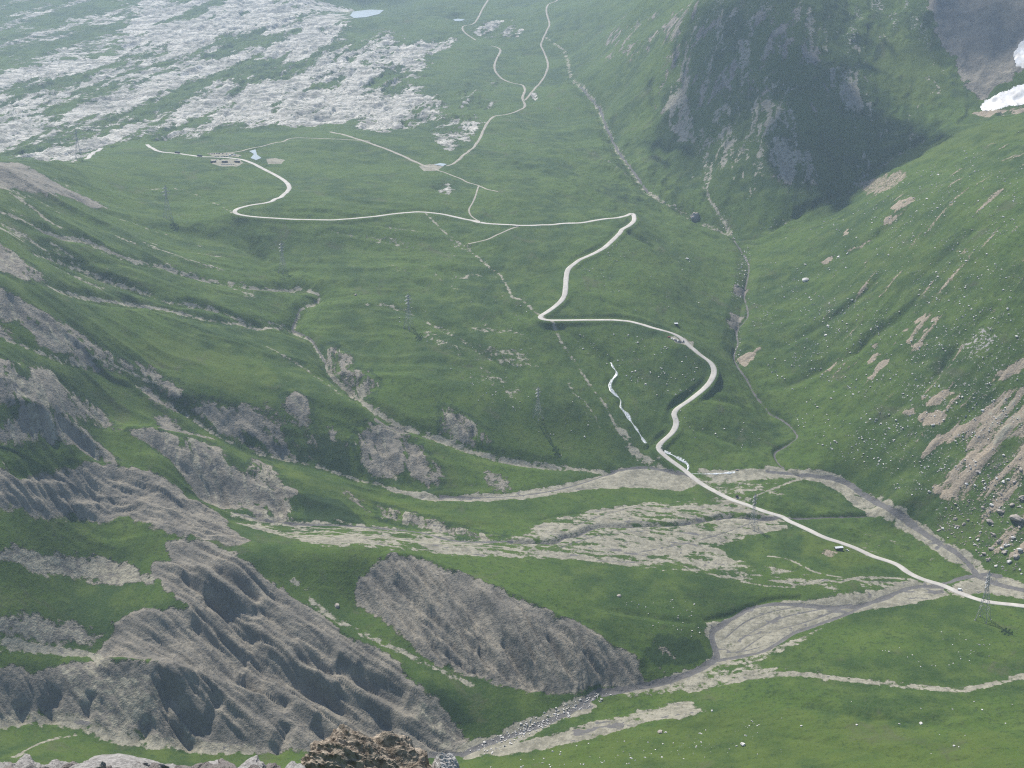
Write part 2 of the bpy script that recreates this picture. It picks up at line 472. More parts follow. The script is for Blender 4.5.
# ---------------------------------------------------------------- bare shale
SHALE = {
 'hill_top': [(-30, 160), (0, 162), (20, 162), (45, 175), (70, 190), (100, 202), (112, 209), (90, 206), (60, 196), (30, 193), (0, 190), (-30, 190)],
 'left_scree': [(-30, 232), (0, 242), (15, 252), (38, 270), (48, 278), (45, 284), (25, 281), (10, 276), (0, 271), (-30, 262)],
 'scarp_a': [(-20, 278), (0, 286), (10, 291), (25, 305), (32, 314), (55, 319), (65, 330), (80, 340), (95, 345), (110, 351), (120, 358), (130, 365), (150, 372), (165, 380), (175, 379), (187, 391), (178, 400), (160, 389), (140, 376), (100, 360), (70, 346), (35, 333), (25, 323), (0, 319), (-20, 316)],
 'scarp_a_low': [(33, 331), (60, 336), (85, 350), (100, 358), (82, 361), (50, 350), (35, 345)],
 'scarp_a_end': [(134, 384), (150, 385), (172, 400), (186, 411), (170, 412), (155, 405)],
 'scarp_b_west': [(186, 401), (200, 400), (225, 400), (245, 405), (256, 410), (275, 420), (290, 440), (300, 458), (285, 458), (256, 452), (235, 442), (210, 425), (190, 412)],
 'below_gully': [(150, 415), (165, 412), (185, 425), (210, 437), (230, 442), (200, 440), (165, 432), (155, 430)],
 'sliver_1': [(256, 404), (262, 406), (275, 425), (291, 452), (285, 456), (268, 430)],
 'sliver_2': [(282, 396), (297, 392), (310, 400), (312, 420), (320, 447), (320, 466), (314, 450), (308, 435), (295, 415), (285, 405)],
 'sliver_3': [(325, 425), (335, 425), (340, 440), (330, 448)],
 'sliver_4': [(345, 435), (351, 434), (353, 446), (345, 446)],
 'scarp_b_east': [(352, 441), (360, 424), (380, 425), (400, 432), (420, 445), (435, 460), (445, 475), (440, 489), (425, 490), (415, 485), (400, 480), (385, 482), (370, 476), (360, 465), (355, 450)],
 'scarp_b_far': [(480, 470), (490, 468), (510, 478), (516, 490), (495, 494), (485, 485)],
 'scarp_g1': [(440, 404), (450, 406), (465, 414), (482, 425), (491, 436), (490, 446), (475, 448), (455, 440), (440, 432)],
 'g1_side': [(322, 344), (335, 344), (350, 354), (356, 369), (370, 371), (382, 385), (370, 396), (350, 390), (335, 380), (326, 365)],
 'scarp_c': [(-20, 350), (0, 355), (15, 362), (20, 374), (30, 381), (28, 362), (50, 368), (65, 384), (82, 394), (100, 407), (116, 428), (95, 425), (75, 421), (50, 412), (25, 402), (0, 399), (-20, 395)],
 'ridge_c': [(-20, 418), (0, 421), (18, 414), (10, 402), (30, 403), (50, 410), (75, 423), (95, 440), (115, 460), (118, 468), (100, 462), (80, 455), (66, 444), (50, 440), (30, 445), (0, 449), (-20, 446)],
 'scarp_d': [(128, 430), (150, 429), (175, 435), (200, 440), (222, 449), (230, 462), (238, 476), (240, 492), (238, 509), (216, 508), (198, 500), (184, 480), (172, 460), (152, 445), (140, 437)],
 'scarp_d2': [(254, 458), (270, 463), (284, 480), (295, 512), (290, 522), (265, 520), (254, 518), (244, 505), (240, 472)],
 'scarp_d3': [(335, 485), (350, 490), (364, 500), (372, 516), (360, 511), (345, 496)],
 'scarp_d4': [(375, 503), (420, 514), (450, 524), (490, 534), (508, 535), (490, 543), (470, 540), (440, 533), (400, 525), (380, 520)],
 'ridges_e': [(-20, 468), (0, 464), (20, 474), (40, 469), (90, 463), (115, 469), (122, 470), (132, 466), (150, 470), (175, 483), (190, 500), (210, 509), (235, 530), (252, 541), (230, 548), (200, 540), (170, 536), (150, 527), (120, 520), (90, 522), (60, 519), (30, 514), (0, 510), (-20, 506)],
 'slope_f': [(165, 541), (185, 538), (210, 541), (235, 552), (260, 570), (290, 592), (320, 612), (345, 630), (375, 645), (400, 662), (425, 690), (445, 710), (470, 738), (450, 758), (380, 754), (300, 752), (256, 749), (200, 745), (165, 739), (150, 722), (158, 690), (162, 668), (130, 664), (100, 658), (95, 650), (108, 635), (112, 622), (130, 611), (155, 606), (183, 607), (186, 605), (170, 598), (165, 588), (150, 576), (152, 563), (170, 560)],
 'ridge_r': [(-20, 660), (0, 664), (15, 662), (30, 672), (45, 668), (60, 662), (90, 660), (105, 661), (165, 668), (200, 681), (200, 744), (165, 740), (140, 733), (110, 735), (95, 722), (80, 717), (40, 716), (20, 720), (0, 724), (-20, 724)],
 'strip_f': [(-20, 540), (0, 545), (15, 543), (30, 552), (55, 556), (68, 556), (72, 548), (95, 553), (120, 562), (150, 575), (165, 586), (130, 583), (100, 582), (65, 573), (40, 572), (20, 566), (0, 560), (-20, 556)],
 'bank_s': [(-20, 612), (0, 613), (25, 613), (45, 617), (75, 622), (100, 628), (112, 630), (100, 648), (80, 645), (50, 643), (20, 640), (0, 638), (-20, 636)],
 'great_scarp': [(352, 592), (358, 575), (375, 563), (395, 556), (415, 557), (440, 568), (460, 575), (485, 583), (500, 590), (520, 602), (545, 612), (560, 621), (575, 620), (590, 630), (610, 645), (635, 660), (645, 675), (652, 683), (620, 689), (590, 692), (560, 695), (520, 690), (490, 682), (460, 673), (430, 661), (410, 646), (390, 627), (370, 613), (355, 602)],
 'bank_t': [(652, 640), (665, 645), (686, 659), (675, 663), (660, 655)],
 'bank_u': [(645, 662), (660, 664), (684, 668), (665, 676)],
 'torrent_1': [(734, 285), (746, 283), (748, 288), (740, 296), (731, 294)],
 'torrent_2': [(731, 312), (742, 310), (747, 314), (738, 326), (730, 325), (728, 319)],
}
SH_V = {'hill_top': .7, 'scarp_d': .8, 'scarp_d2': .8, 'scarp_d3': .6, 'scarp_d4': .62, 'bank_s': .75, 'bank_t': .7, 'bank_u': .62, 'scarp_a': .85, 'scarp_a_low': .75, 'scarp_b_west': .85, 'sliver_1': .8, 'sliver_3': .75, 'sliver_4': .75, 'scarp_b_far': .56, 'g1_side': .62, 'scarp_g1': .66, 'scarp_b_east': .74, 'left_scree': .9, 'below_gully': .8}
WP = {}
for k, pts in SHALE.items():
    WP[k] = on_ground(dense(pts, 7, True))
for k, pts in SHALE.items():
    big = k in ('slope_f', 'ridge_r', 'great_scarp', 'ridges_e')
    b, d = polygon_distance(WP[k], 14)
    m = sstep(-9, 12, d + (7 if big else 9) * (0.7 * N40[b] + 0.6 * N12[b])) * SH_V.get(k, 1.0)
    M = MASKS['shale'][b]; np.maximum(M, m, out=M)

ribs(None, (200, 560), (420, 720), 38, 6, seed=5, stretch=11, warp=.2, bound=WP['slope_f'])
ribs(None, (200, 560), (420, 720), 9, 4.2, seed=15, stretch=16, warp=.18, bound=WP['slope_f'])
ribs(None, (200, 560), (420, 720), 20, 7.5, seed=55, stretch=20, warp=.12, bound=WP['slope_f'])
ribs(None, (430, 570), (500, 680), 14, 6, seed=56, stretch=14, warp=.15, bound=WP['great_scarp'])
ribs(None, (60, 480), (220, 540), 16, 4.5, seed=57, stretch=16, warp=.15, bound=WP['ridges_e'])
ribs(None, (120, 668), (150, 735), 34, 6, seed=25, stretch=3.5, bound=WP['ridge_r'])
ribs(None, (120, 668), (170, 735), 8, 3.2, seed=26, stretch=4, bound=WP['ridge_r'])
ribs(None, (430, 570), (500, 680), 27, 8, seed=35, stretch=10, warp=.2, bound=WP['great_scarp'])
ribs(None, (430, 570), (500, 680), 7, 3.4, seed=36, stretch=12, bound=WP['great_scarp'])
ribs(None, (60, 480), (220, 540), 28, 5, seed=45, stretch=8, bound=WP['ridges_e'])
ribs(None, (60, 480), (160, 530), 8, 3.0, seed=46, stretch=5, bound=WP['ridges_e'])
for k in ('scarp_a', 'scarp_b_west', 'scarp_b_east', 'scarp_c', 'ridge_c', 'scarp_d', 'scarp_d2', 'left_scree', 'scarp_g1', 'g1_side', 'sliver_2', 'scarp_d4'):
    xs = [p[0] for p in SHALE[k]]; ys = [p[1] for p in SHALE[k]]
    cx, cy = sum(xs) / len(xs), sum(ys) / len(ys)
    ribs(None, (cx - 3, cy - 12), (cx + 5, cy + 10), 19, 5.5, seed=int(cx), stretch=4, bound=WP[k], streak=True)
    ribs(None, (cx - 3, cy - 12), (cx + 5, cy + 10), 7, 1.6, seed=int(cx) + 1, stretch=4, bound=WP[k])
Z += RIB
SHL = MASKS['shale'] * sstep(1800, 1500, RR)[None]
Z += (SHL * (.42 * (np.abs(fbm(X / 14, Y / 14, 3, 141, .6)) * 2 - .5) + .28 * (np.abs(fbm(X / 5, Y / 5, 2, 142, .6)) * 2 - .5))).astype(f32)


def gully(pts, depth, width, taper=0.0):  # a V cut along a line
    w = on_ground(dense(smooth_px(pts, 4), 6))
    t = np.linspace(0, 1, len(w))
    b, d, tt = line_distance(np.c_[w, t], width * 1.6)
    dd = d * (1 + .12 * N12[b]) + .05 * width * N40[b]
    Z[b] -= (depth * np.clip(1 - dd / width, 0, 1) ** 1.15 * np.clip(1.1 + .4 * N40[b], .6, 1.4) * (sstep(0, taper, tt) if taper else 1)).astype(f32)


def crest(pts, h, width):               # a sharp spine along a line
    gully(pts, -h, width)


for pts, dp, wd in (
    # the big shale slope
    ([(256, 606), (271, 618), (288, 631), (306, 638), (330, 652)], 8, 11), ([(288, 648), (313, 661), (338, 668), (361, 681), (381, 688), (410, 705)], 9, 12),
    ([(356, 666), (373, 678), (386, 686), (401, 694)], 8, 11), ([(240, 650), (256, 659), (278, 669), (306, 688), (338, 702), (368, 718), (386, 727)], 10, 13),
    ([(330, 686), (358, 701), (376, 711), (388, 723)], 9, 12), ([(236, 676), (256, 688), (271, 696), (285, 702)], 9, 12), ([(288, 721), (283, 735), (278, 748)], 7, 10),
    ([(314, 720), (326, 737), (331, 748)], 7, 10), ([(180, 574), (196, 583), (212, 595), (232, 603), (252, 612)], 7, 11), ([(200, 596), (220, 608), (235, 622), (252, 638)], 8, 12),
    ([(190, 622), (205, 636), (225, 648), (240, 662)], 6, 10), ([(215, 565), (235, 580), (256, 596)], 6, 10), ([(400, 690), (420, 706), (436, 724)], 7, 10),
    ([(170, 674), (166, 695), (174, 720), (188, 738)], 12, 18), ([(222, 692), (214, 706), (210, 722)], 6, 8), ([(20, 700), (22, 716)], 6, 9), ([(58, 688), (50, 705), (52, 716)], 7, 10), ([(92, 690), (88, 712)], 5, 9), ([(150, 715), (144, 733)], 7, 9),
    # the great scarp
    ([(403, 596), (413, 616), (431, 627), (451, 644), (468, 659), (482, 673)], 6, 9), ([(418, 626), (436, 644), (456, 661), (474, 671)], 6, 8), ([(386, 590), (398, 612), (416, 634)], 5, 8),
    ([(436, 584), (456, 613), (468, 641), (481, 652), (488, 664)], 7, 10), ([(470, 610), (478, 638), (488, 657), (508, 676)], 7, 10), ([(500, 612), (505, 640), (518, 668), (530, 686)], 6, 10), ([(520, 625), (532, 655), (548, 690)], 6, 9),
    ([(446, 575), (470, 604), (496, 634), (520, 664), (536, 684)], 6, 9), ([(520, 606), (545, 634), (572, 668)], 5, 9), ([(560, 624), (585, 652), (604, 680)], 5, 8), ([(390, 575), (412, 600), (440, 622)], 5, 8),
    # the stepped ridges at the left
    ([(0, 474), (15, 474), (50, 478), (80, 483), (110, 491), (140, 498), (165, 506)], 7, 11), ([(40, 497), (75, 495), (100, 500), (140, 512), (180, 524), (210, 534)], 7, 11), ([(100, 474), (135, 483), (160, 495), (195, 512)], 6, 10),
    ([(22, 406), (45, 424), (52, 440)], 7, 10), ([(55, 420), (75, 436), (100, 460)], 7, 11),
    # gullies between the spurs
    ([(0, 338), (20, 344), (40, 352), (60, 360), (85, 366), (120, 380), (150, 392), (172, 404), (190, 416), (210, 430), (232, 442), (256, 452), (281, 458), (318, 466), (356, 479)], 4, 16),
    ([(0, 210), (40, 228), (80, 238), (130, 258), (160, 265), (190, 275), (240, 284), (300, 287)], 7, 20), ([(48, 284), (80, 295), (130, 303), (160, 307), (190, 314), (240, 323), (290, 329)], 8, 20),
    ([(30, 252), (85, 270), (130, 287), (165, 301), (210, 307), (256, 325)], 6, 16), ([(300, 288), (319, 294), (308, 305), (298, 316), (293, 330), (312, 340), (328, 370), (360, 398), (400, 425)], 9, 22), ([(400, 425), (440, 438), (490, 455), (560, 466)], 5, 16),
    ([(10, 192), (47, 219), (60, 228)], 5, 14), ([(232, 214), (240, 232), (262, 258), (283, 270), (292, 285)], 9, 26), ([(60, 190), (90, 205), (150, 225), (220, 240), (262, 256)], 5, 18),
    ([(70, 262), (110, 262), (150, 270)], 4, 12), ([(200, 345), (240, 360), (262, 378)], 4, 14), ([(265, 345), (300, 365), (345, 397)], 4, 12),
    ([(335, 345), (345, 365), (352, 390)], 6, 10), ([(366, 430), (385, 455), (395, 478)], 6, 10), ([(405, 438), (420, 465), (428, 484)], 6, 10), ([(288, 402), (300, 425), (312, 455)], 6, 10), ([(205, 404), (225, 425), (250, 445)], 6, 10), ([(230, 402), (262, 432), (282, 455)], 6, 10),
    ([(150, 440), (185, 470), (205, 500)], 7, 11), ([(215, 455), (222, 480), (226, 505)], 6, 10), ([(262, 462), (275, 490), (280, 518)], 6, 10), ([(40, 312), (55, 328), (75, 345)], 6, 10), ([(8, 292), (18, 312), (30, 326)], 6, 10),
    ([(455, 412), (468, 428), (478, 445)], 5, 9), ([(5, 362), (25, 392)], 6, 10), ([(55, 374), (85, 405), (105, 424)], 6, 10), ([(235, 513), (270, 521), (340, 526), (400, 530)], 4, 12),
    # centre and right
    ([(415, 214), (440, 228), (465, 247), (490, 268), (512, 297)], 3, 14), ([(500, 160), (540, 170), (575, 182), (600, 200), (625, 212)], 5, 16), ([(620, 228), (650, 245), (672, 264)], 4, 14), ([(450, 262), (480, 285), (520, 312), (532, 316)], 4, 16),
    ([(570, 330), (590, 348), (606, 362), (616, 382), (630, 418), (645, 445)], 5, 16), ([(370, 300), (400, 308), (430, 320), (470, 345), (520, 372)], 5, 18), ([(400, 275), (440, 292), (480, 318)], 4, 16),
    ([(915, 300), (905, 312), (885, 325), (870, 338), (850, 352), (820, 368), (790, 382)], 6, 18), ([(880, 275), (865, 292), (845, 308), (815, 328), (780, 345)], 5, 16), ([(925, 185), (895, 222), (880, 236), (850, 252)], 5, 18),
    ([(990, 215), (940, 260), (900, 292)], 4, 16), ([(1000, 300), (960, 340), (930, 380), (880, 420)], 5, 18), ([(960, 345), (940, 372)], 4, 12), ([(740, 240), (727, 231), (692, 214), (649, 190), (622, 156), (599, 112), (575, 80)], 9, 26), ([(734, 239), (747, 262), (745, 290), (737, 325), (735, 350), (747, 378), (770, 412)], 9, 20),
    ([(705, 190), (714, 205), (727, 225)], 6, 16), ([(850, 192), (870, 175), (900, 152), (940, 126)], 8, 18), ([(760, 232), (800, 214), (850, 193)], 6, 16), ([(660, 420), (700, 430), (740, 445)], 3, 12), ([(690, 395), (740, 405), (765, 430)], 3, 12),
    ([(760, 730), (850, 745), (950, 765)], 4, 16), ([(780, 700), (870, 715), (960, 725)], 3, 14), ([(560, 600), (620, 612), (690, 622)], 3, 12)):
    sc_ = 590 < pts[0][1] + 8 and 380 < pts[0][0] < 625 and pts[0] not in ((410, 0),)
    gully(pts, dp * (.75 if sc_ else .62 if pts[0][1] < 545 and pts[0][0] < 420 and wd < 15 else 1), wd * (.62 if sc_ else 1), .6 if sc_ else .15)
for pts, h, wd in (
    ([(8, 401), (50, 411), (65, 424), (82, 434), (117, 466)], 6, 14), ([(70, 461), (100, 466), (125, 471), (155, 484), (180, 501), (207, 506), (222, 521)], 6, 13), ([(0, 484), (57, 487), (87, 486), (100, 494), (120, 502), (150, 507), (180, 515), (192, 525)], 6, 12),
    ([(0, 497), (62, 506), (105, 507), (140, 517), (162, 527), (200, 535), (220, 542)], 5, 12), ([(130, 429), (160, 431), (200, 439), (220, 446), (232, 459)], 5, 14), ([(105, 662), (160, 668), (185, 673), (210, 683), (235, 690), (256, 699), (284, 702), (310, 714), (345, 728)], 6, 13),
    ([(200, 570), (240, 600), (280, 625), (300, 642), (345, 662), (395, 690), (425, 712)], 5, 12), ([(270, 655), (300, 672), (350, 692), (390, 712), (440, 735)], 5, 12), ([(390, 556), (420, 558), (470, 578), (510, 594), (560, 618), (600, 640), (640, 662)], 3, 10), ([(30, 318), (60, 336), (95, 352), (120, 364), (157, 382), (180, 398)], 4, 12)):
    crest(pts, h * (.6 if pts[0][1] < 545 else 1), wd)

# ---------------------------------------------------------------- gravel, tracks of water
np.maximum(MASKS['gravel'], RILL * .62, out=MASKS['gravel'])
SX = .7 * fbm(X / 60, Y / 16, 4, 51, 0.6) + .55 * fbm(X / 19, Y / 4.5, 3, 52, .6)
streak_x = np.clip(0.62 + 0.75 * SX, 0, 1.0)
paint('gravel', [(225, 512), (300, 520), (360, 523), (420, 529), (450, 536), (500, 539), (525, 531), (560, 517), (600, 509), (640, 502), (730, 498), (765, 513), (800, 522), (790, 530), (745, 538), (720, 548), (735, 562), (700, 573), (640, 568), (560, 560), (500, 556), (440, 555), (370, 548), (320, 546), (270, 534), (240, 524)], 0.95, 5, 9, streak=np.clip(0.70 + 1.0 * SX, 0, 1))
paint('gravel', [(640, 560), (740, 560), (800, 572), (840, 577), (900, 582), (930, 583), (900, 588), (840, 590), (800, 588), (740, 582), (690, 574)], 0.8, 4, 8, streak=np.clip(0.34 + 1.1 * SX, 0, 1))
paint('gravel', [(700, 470), (760, 470), (780, 478), (800, 490), (770, 500), (740, 500), (715, 492), (690, 482)], 0.85, 5, 8, streak=np.clip(0.5 + .9 * SX, 0, 1))
paint('gravel', [(768, 530), (830, 545), (900, 568), (940, 560), (900, 540), (860, 528), (800, 522)], 0.55, 5, 8, streak=np.clip(0.35 + 1.0 * SX, 0, 1))
paint('gravel', [(375, 482), (400, 489), (440, 494), (500, 494), (560, 484), (600, 475), (620, 467), (640, 467), (670, 471), (690, 478), (702, 484), (680, 491), (640, 487), (600, 489), (560, 494), (520, 499), (470, 501), (430, 501), (395, 494)], 1.0, 3, 6, streak=np.clip(0.9 + .6 * SX, 0, 1))
paint('gravel', [(768, 601), (800, 599), (830, 597), (860, 592), (896, 587), (893, 582), (910, 580), (935, 582), (944, 588), (952, 596), (930, 599), (905, 605), (880, 608), (850, 613), (835, 619), (815, 626), (800, 631), (785, 638), (770, 647), (745, 656), (730, 663), (715, 669), (700, 676), (680, 684), (650, 689), (620, 693), (600, 696), (590, 701), (600, 705), (590, 713), (570, 716), (540, 731), (510, 746), (490, 753), (465, 758), (458, 748), (480, 737), (510, 729), (540, 714), (570, 701), (590, 691), (620, 689), (650, 682), (680, 669), (700, 662), (713, 654), (714, 645), (706, 635), (706, 622), (735, 616), (745, 607)], 1.0, 5, 7, streak=np.clip(.92 + .7 * SX, 0, 1))
paint('gravel', [(720, 656), (745, 652), (790, 640), (830, 624), (800, 645), (760, 662), (800, 672), (760, 680), (720, 682), (690, 690), (650, 696), (620, 698), (600, 702), (620, 692), (680, 680)], 0.72, 4, 6, streak=np.clip(0.75 + .7 * SX, 0, 1))
paint('gravel', [(690, 701), (660, 708), (640, 712), (600, 720), (560, 733), (520, 742), (490, 752), (500, 756), (540, 750), (570, 743), (600, 735), (640, 723), (690, 716), (705, 712)], 1.0, 5, 7, streak=np.clip(.92 + .7 * SX, 0, 1))
paint('gravel', [(735, 469), (770, 466), (800, 469), (830, 472), (850, 479), (862, 489), (882, 497), (905, 508), (925, 524), (945, 539), (965, 551), (985, 565), (1000, 574), (1024, 582), (1060, 590), (1060, 606), (1024, 600), (985, 593), (960, 598), (942, 591), (960, 580), (970, 575), (962, 568), (945, 558), (925, 546), (905, 533), (888, 521), (868, 512), (852, 505), (842, 493), (820, 483), (800, 479), (770, 479), (740, 481), (715, 481), (700, 470)], 1.0, 5, 7, streak=np.clip(.92 + .7 * SX, 0, 1))
stroke('gravel', [(690, 692), (720, 683), (760, 676), (800, 674), (850, 680), (890, 684), (930, 688), (960, 690), (990, 684), (1024, 676), (1060, 672)], 11, 0.85, 3, 7)
stroke('gravel', [(768, 580), (788, 582), (798, 585), (825, 580), (840, 582), (856, 578), (893, 578), (918, 580)], 6, .9, 2, 3)
stroke('gravel', [(768, 556), (790, 560), (815, 572), (840, 577), (870, 582), (890, 583), (930, 583)], 4, .9, 2, 3)
stroke('gravel', [(670, 562), (700, 571), (730, 579), (768, 586), (800, 587)], 5, .75, 3, 4)
stroke('gravel', [(805, 478), (790, 482), (770, 490), (755, 496)], 5, .8, 2, 3)
stroke('gravel', [(930, 540), (950, 560), (958, 575)], 2, .5, 2, 2)
# left gullies
for pts, w, v, cv in (
    ([(10, 192), (30, 205), (47, 219), (60, 226)], 6, .75, 1.5),
    ([(0, 210), (20, 217), (40, 228), (60, 236), (80, 238), (100, 245), (130, 258), (160, 265), (190, 275), (215, 280), (240, 284), (256, 288), (275, 290), (300, 287)], 9, .85, 3),
    ([(30, 252), (60, 262), (85, 270), (110, 281), (130, 287), (150, 294), (165, 301), (190, 303), (210, 307), (230, 314), (245, 320), (256, 325)], 6, .75, 2),
    ([(48, 284), (60, 290), (80, 295), (105, 299), (130, 303), (160, 307), (190, 314), (215, 320), (240, 323), (256, 327), (270, 326), (290, 329)], 6, .85, 3),
    ([(258, 318), (268, 322), (280, 324), (292, 330)], 4, .8, 1.5),
    ([(308, 289), (319, 294), (316, 302), (308, 305), (299, 309), (298, 316), (295, 323), (293, 330), (305, 336), (312, 340), (318, 350), (325, 360), (328, 370)], 5, .85, 3),
    ([(328, 370), (345, 387), (360, 398), (380, 412), (400, 424), (420, 432), (440, 438), (460, 446), (490, 455), (520, 462), (560, 466), (612, 471)], 8, .9, 3),
    ([(265, 345), (290, 358), (310, 372), (330, 385), (345, 397), (375, 410), (400, 425)], 6, .6, 1),
    ([(0, 338), (20, 344), (40, 352), (60, 360), (85, 364)], 5, .85, 1),
    ([(134, 384), (150, 392), (172, 404), (190, 416), (210, 430), (232, 442)], 4, .8, 2),
    ([(33, 328), (60, 342), (95, 357), (120, 368), (157, 384)], 4, .85, 0),
    ([(256, 452), (281, 458), (318, 466), (356, 479), (381, 484)], 4, .85, 1),
    ([(0, 642), (30, 645), (60, 649), (80, 652), (95, 656), (106, 661)], 9, 1, 2),
    ([(-10, 723), (30, 718), (60, 718), (85, 722), (100, 731), (120, 737), (160, 741), (200, 745), (250, 749)], 12, 1, 2),
    ([(15, 757), (30, 748), (50, 740), (75, 735)], 5, .9, 0),
    ([(288, 577), (310, 600), (335, 618), (360, 631), (390, 645), (420, 660), (470, 684)], 10, .7, 1),
    ([(78, 311), (60, 305)], 3, .4, 0),
    ([(440, 498), (480, 497), (520, 491), (560, 485), (612, 472)], 5, 1, 2),
    ([(450, 490), (500, 480), (540, 476)], 3, .4, 0),
    ([(545, 36), (560, 46), (566, 53), (572, 77), (584, 87), (599, 107), (609, 130), (622, 155), (635, 175), (648, 190), (667, 204), (692, 216), (712, 224), (727, 232)], 11, .62, 5),
    ([(600, 158), (615, 168), (635, 182), (648, 192)], 10, .55, 0),
    ([(712, 160), (709, 180), (707, 192), (714, 204), (724, 219), (734, 239)], 7, .7, 4),
    ([(734, 180), (732, 165), (740, 145)], 4, .6, 1),
    ([(740, 240), (765, 235), (800, 214), (830, 200), (850, 192)], 4, .5, 3),
    ([(850, 192), (858, 180), (900, 152), (925, 138)], 6, .6, 4),
    ([(835, 225), (815, 222), (793, 227), (775, 231)], 3, .5, 1),
    ([(512, 297), (525, 302), (534, 311), (552, 325), (563, 345), (575, 362), (590, 385), (605, 405), (615, 425), (625, 440), (640, 455), (655, 465)], 5, .8, 0),
    ([(622, 430), (632, 448), (645, 460), (660, 468)], 16, .75, 0),
    ([(425, 212), (440, 228), (452, 238), (465, 247), (478, 257), (490, 268), (500, 275), (508, 288), (512, 297)], 5, .75, 0),
    ([(395, 227), (410, 232), (440, 240), (458, 244), (470, 250), (485, 259)], 5, .45, 0),
    ([(450, 240), (466, 250)], 16, .55, 0),
    ([(366, 303), (390, 306), (410, 314), (430, 324), (450, 334), (470, 345)], 10, .55, 0),
    ([(420, 330), (440, 340), (460, 352)], 20, .5, 0),
    ([(480, 368), (500, 380), (515, 388)], 8, .5, 0),
    ([(567, 376), (572, 390), (590, 408), (600, 428)], 6, .55, 1),
    ([(415, 262), (430, 268), (445, 283), (460, 290)], 8, .5, 0),
    ([(140, 190), (168, 188), (185, 190), (205, 198), (225, 208), (232, 212)], 7, .55, 1),
    ([(230, 214), (236, 226), (250, 245), (262, 258), (283, 262)], 5, .3, 3),
    ([(720, 170), (730, 150), (738, 135)], 3, .4, 0),
    ([(150, 238), (185, 244), (200, 246)], 9, .5, 0),
    ([(395, 230), (420, 232)], 12, .45, 0),
    ([(85, 258), (110, 270), (140, 282)], 6, .4, 0),
):
    stroke('gravel', pts, w * 1.2, v, 2.0 + .3 * w, w * .8, cv, w * 1.3)

# dark wet channels, and cut-bank shade painted along one of them
for pts, w, cv in (
    ([(946, 588), (930, 586), (915, 586), (900, 590), (885, 597), (865, 603), (840, 606), (810, 605), (790, 603), (760, 604), (740, 612), (725, 622), (712, 632), (715, 648), (716, 656), (700, 668), (680, 676), (650, 684), (620, 689), (595, 694), (580, 705), (560, 715), (530, 728), (500, 738), (480, 745), (462, 754)], 7, 1.8),
    ([(865, 604), (850, 612), (835, 618), (815, 625), (795, 632), (785, 638), (765, 650), (745, 655), (718, 660)], 5, 1.2),
    ([(852, 604), (815, 610), (780, 618), (755, 630), (735, 643)], 2.6, .6), ([(840, 609), (805, 622), (770, 632), (742, 650)], 2.4, .6), ([(800, 606), (770, 612), (745, 622), (725, 638)], 2.2, .5), ([(690, 520), (650, 530), (600, 535), (560, 548)], 2.2, .4), ([(640, 505), (600, 516), (570, 528)], 2, .4), ([(760, 520), (700, 540), (640, 552)], 2, .4),
    ([(768, 471), (800, 474), (830, 477), (848, 483), (862, 493), (880, 503), (900, 514), (915, 526), (935, 539), (955, 551), (968, 562), (980, 576), (1000, 584), (1030, 591)], 7, 1.5),
    ([(805, 478), (790, 471), (783, 466), (776, 458), (775, 451), (783, 446), (795, 438), (797, 433), (790, 424), (780, 417), (770, 412), (765, 405), (755, 393), (747, 378), (737, 364), (734, 354), (738, 342), (737, 329), (748, 314), (744, 294), (746, 284), (749, 269), (747, 259), (734, 239)], 3.2, 4),
    ([(512, 541), (530, 541), (553, 541), (562, 536), (575, 534), (588, 528), (600, 525), (625, 525), (650, 524), (680, 523), (705, 519), (725, 516), (750, 516), (775, 518), (800, 516), (840, 515), (875, 514)], 4.5, 5.5),  # dark colour here also stands in for the thin cut-bank shadow
    ([(380, 528), (420, 532), (460, 541), (512, 541)], 4, 1.0),
    ([(235, 513), (260, 519), (300, 524), (340, 525), (380, 528)], 3.5, .8),
    ([(612, 471), (640, 467), (665, 470), (690, 479)], 5, 1.2),
    ([(440, 496), (500, 497), (560, 489), (615, 472)], 3.5, .8),
    ([(940, 586), (960, 578), (985, 574), (1000, 576)], 6, 1),
    ([(300, 309), (296, 320), (293, 330), (310, 339), (318, 350), (326, 365)], 2.5, 0),
    ([(465, 754), (400, 757)], 6, 0),
    ([(580, 86), (599, 108), (609, 131), (622, 156), (648, 191)], 4, 3),
):
    stroke('wet_shade', pts, w, .95, 1.5, w * .35, cv, w)
BR = sstep(.55, .78, ridged(X / 26 + .5 * N40, Y / 9 + .7 * N40, 2, 55))
MASKS['wet_shade'] = np.maximum(MASKS['wet_shade'], .62 * BR * (MASKS['gravel'] > .75) * sstep(1000, 1100, RR)[None] * sstep(1650, 1500, RR)[None]).astype(f32)
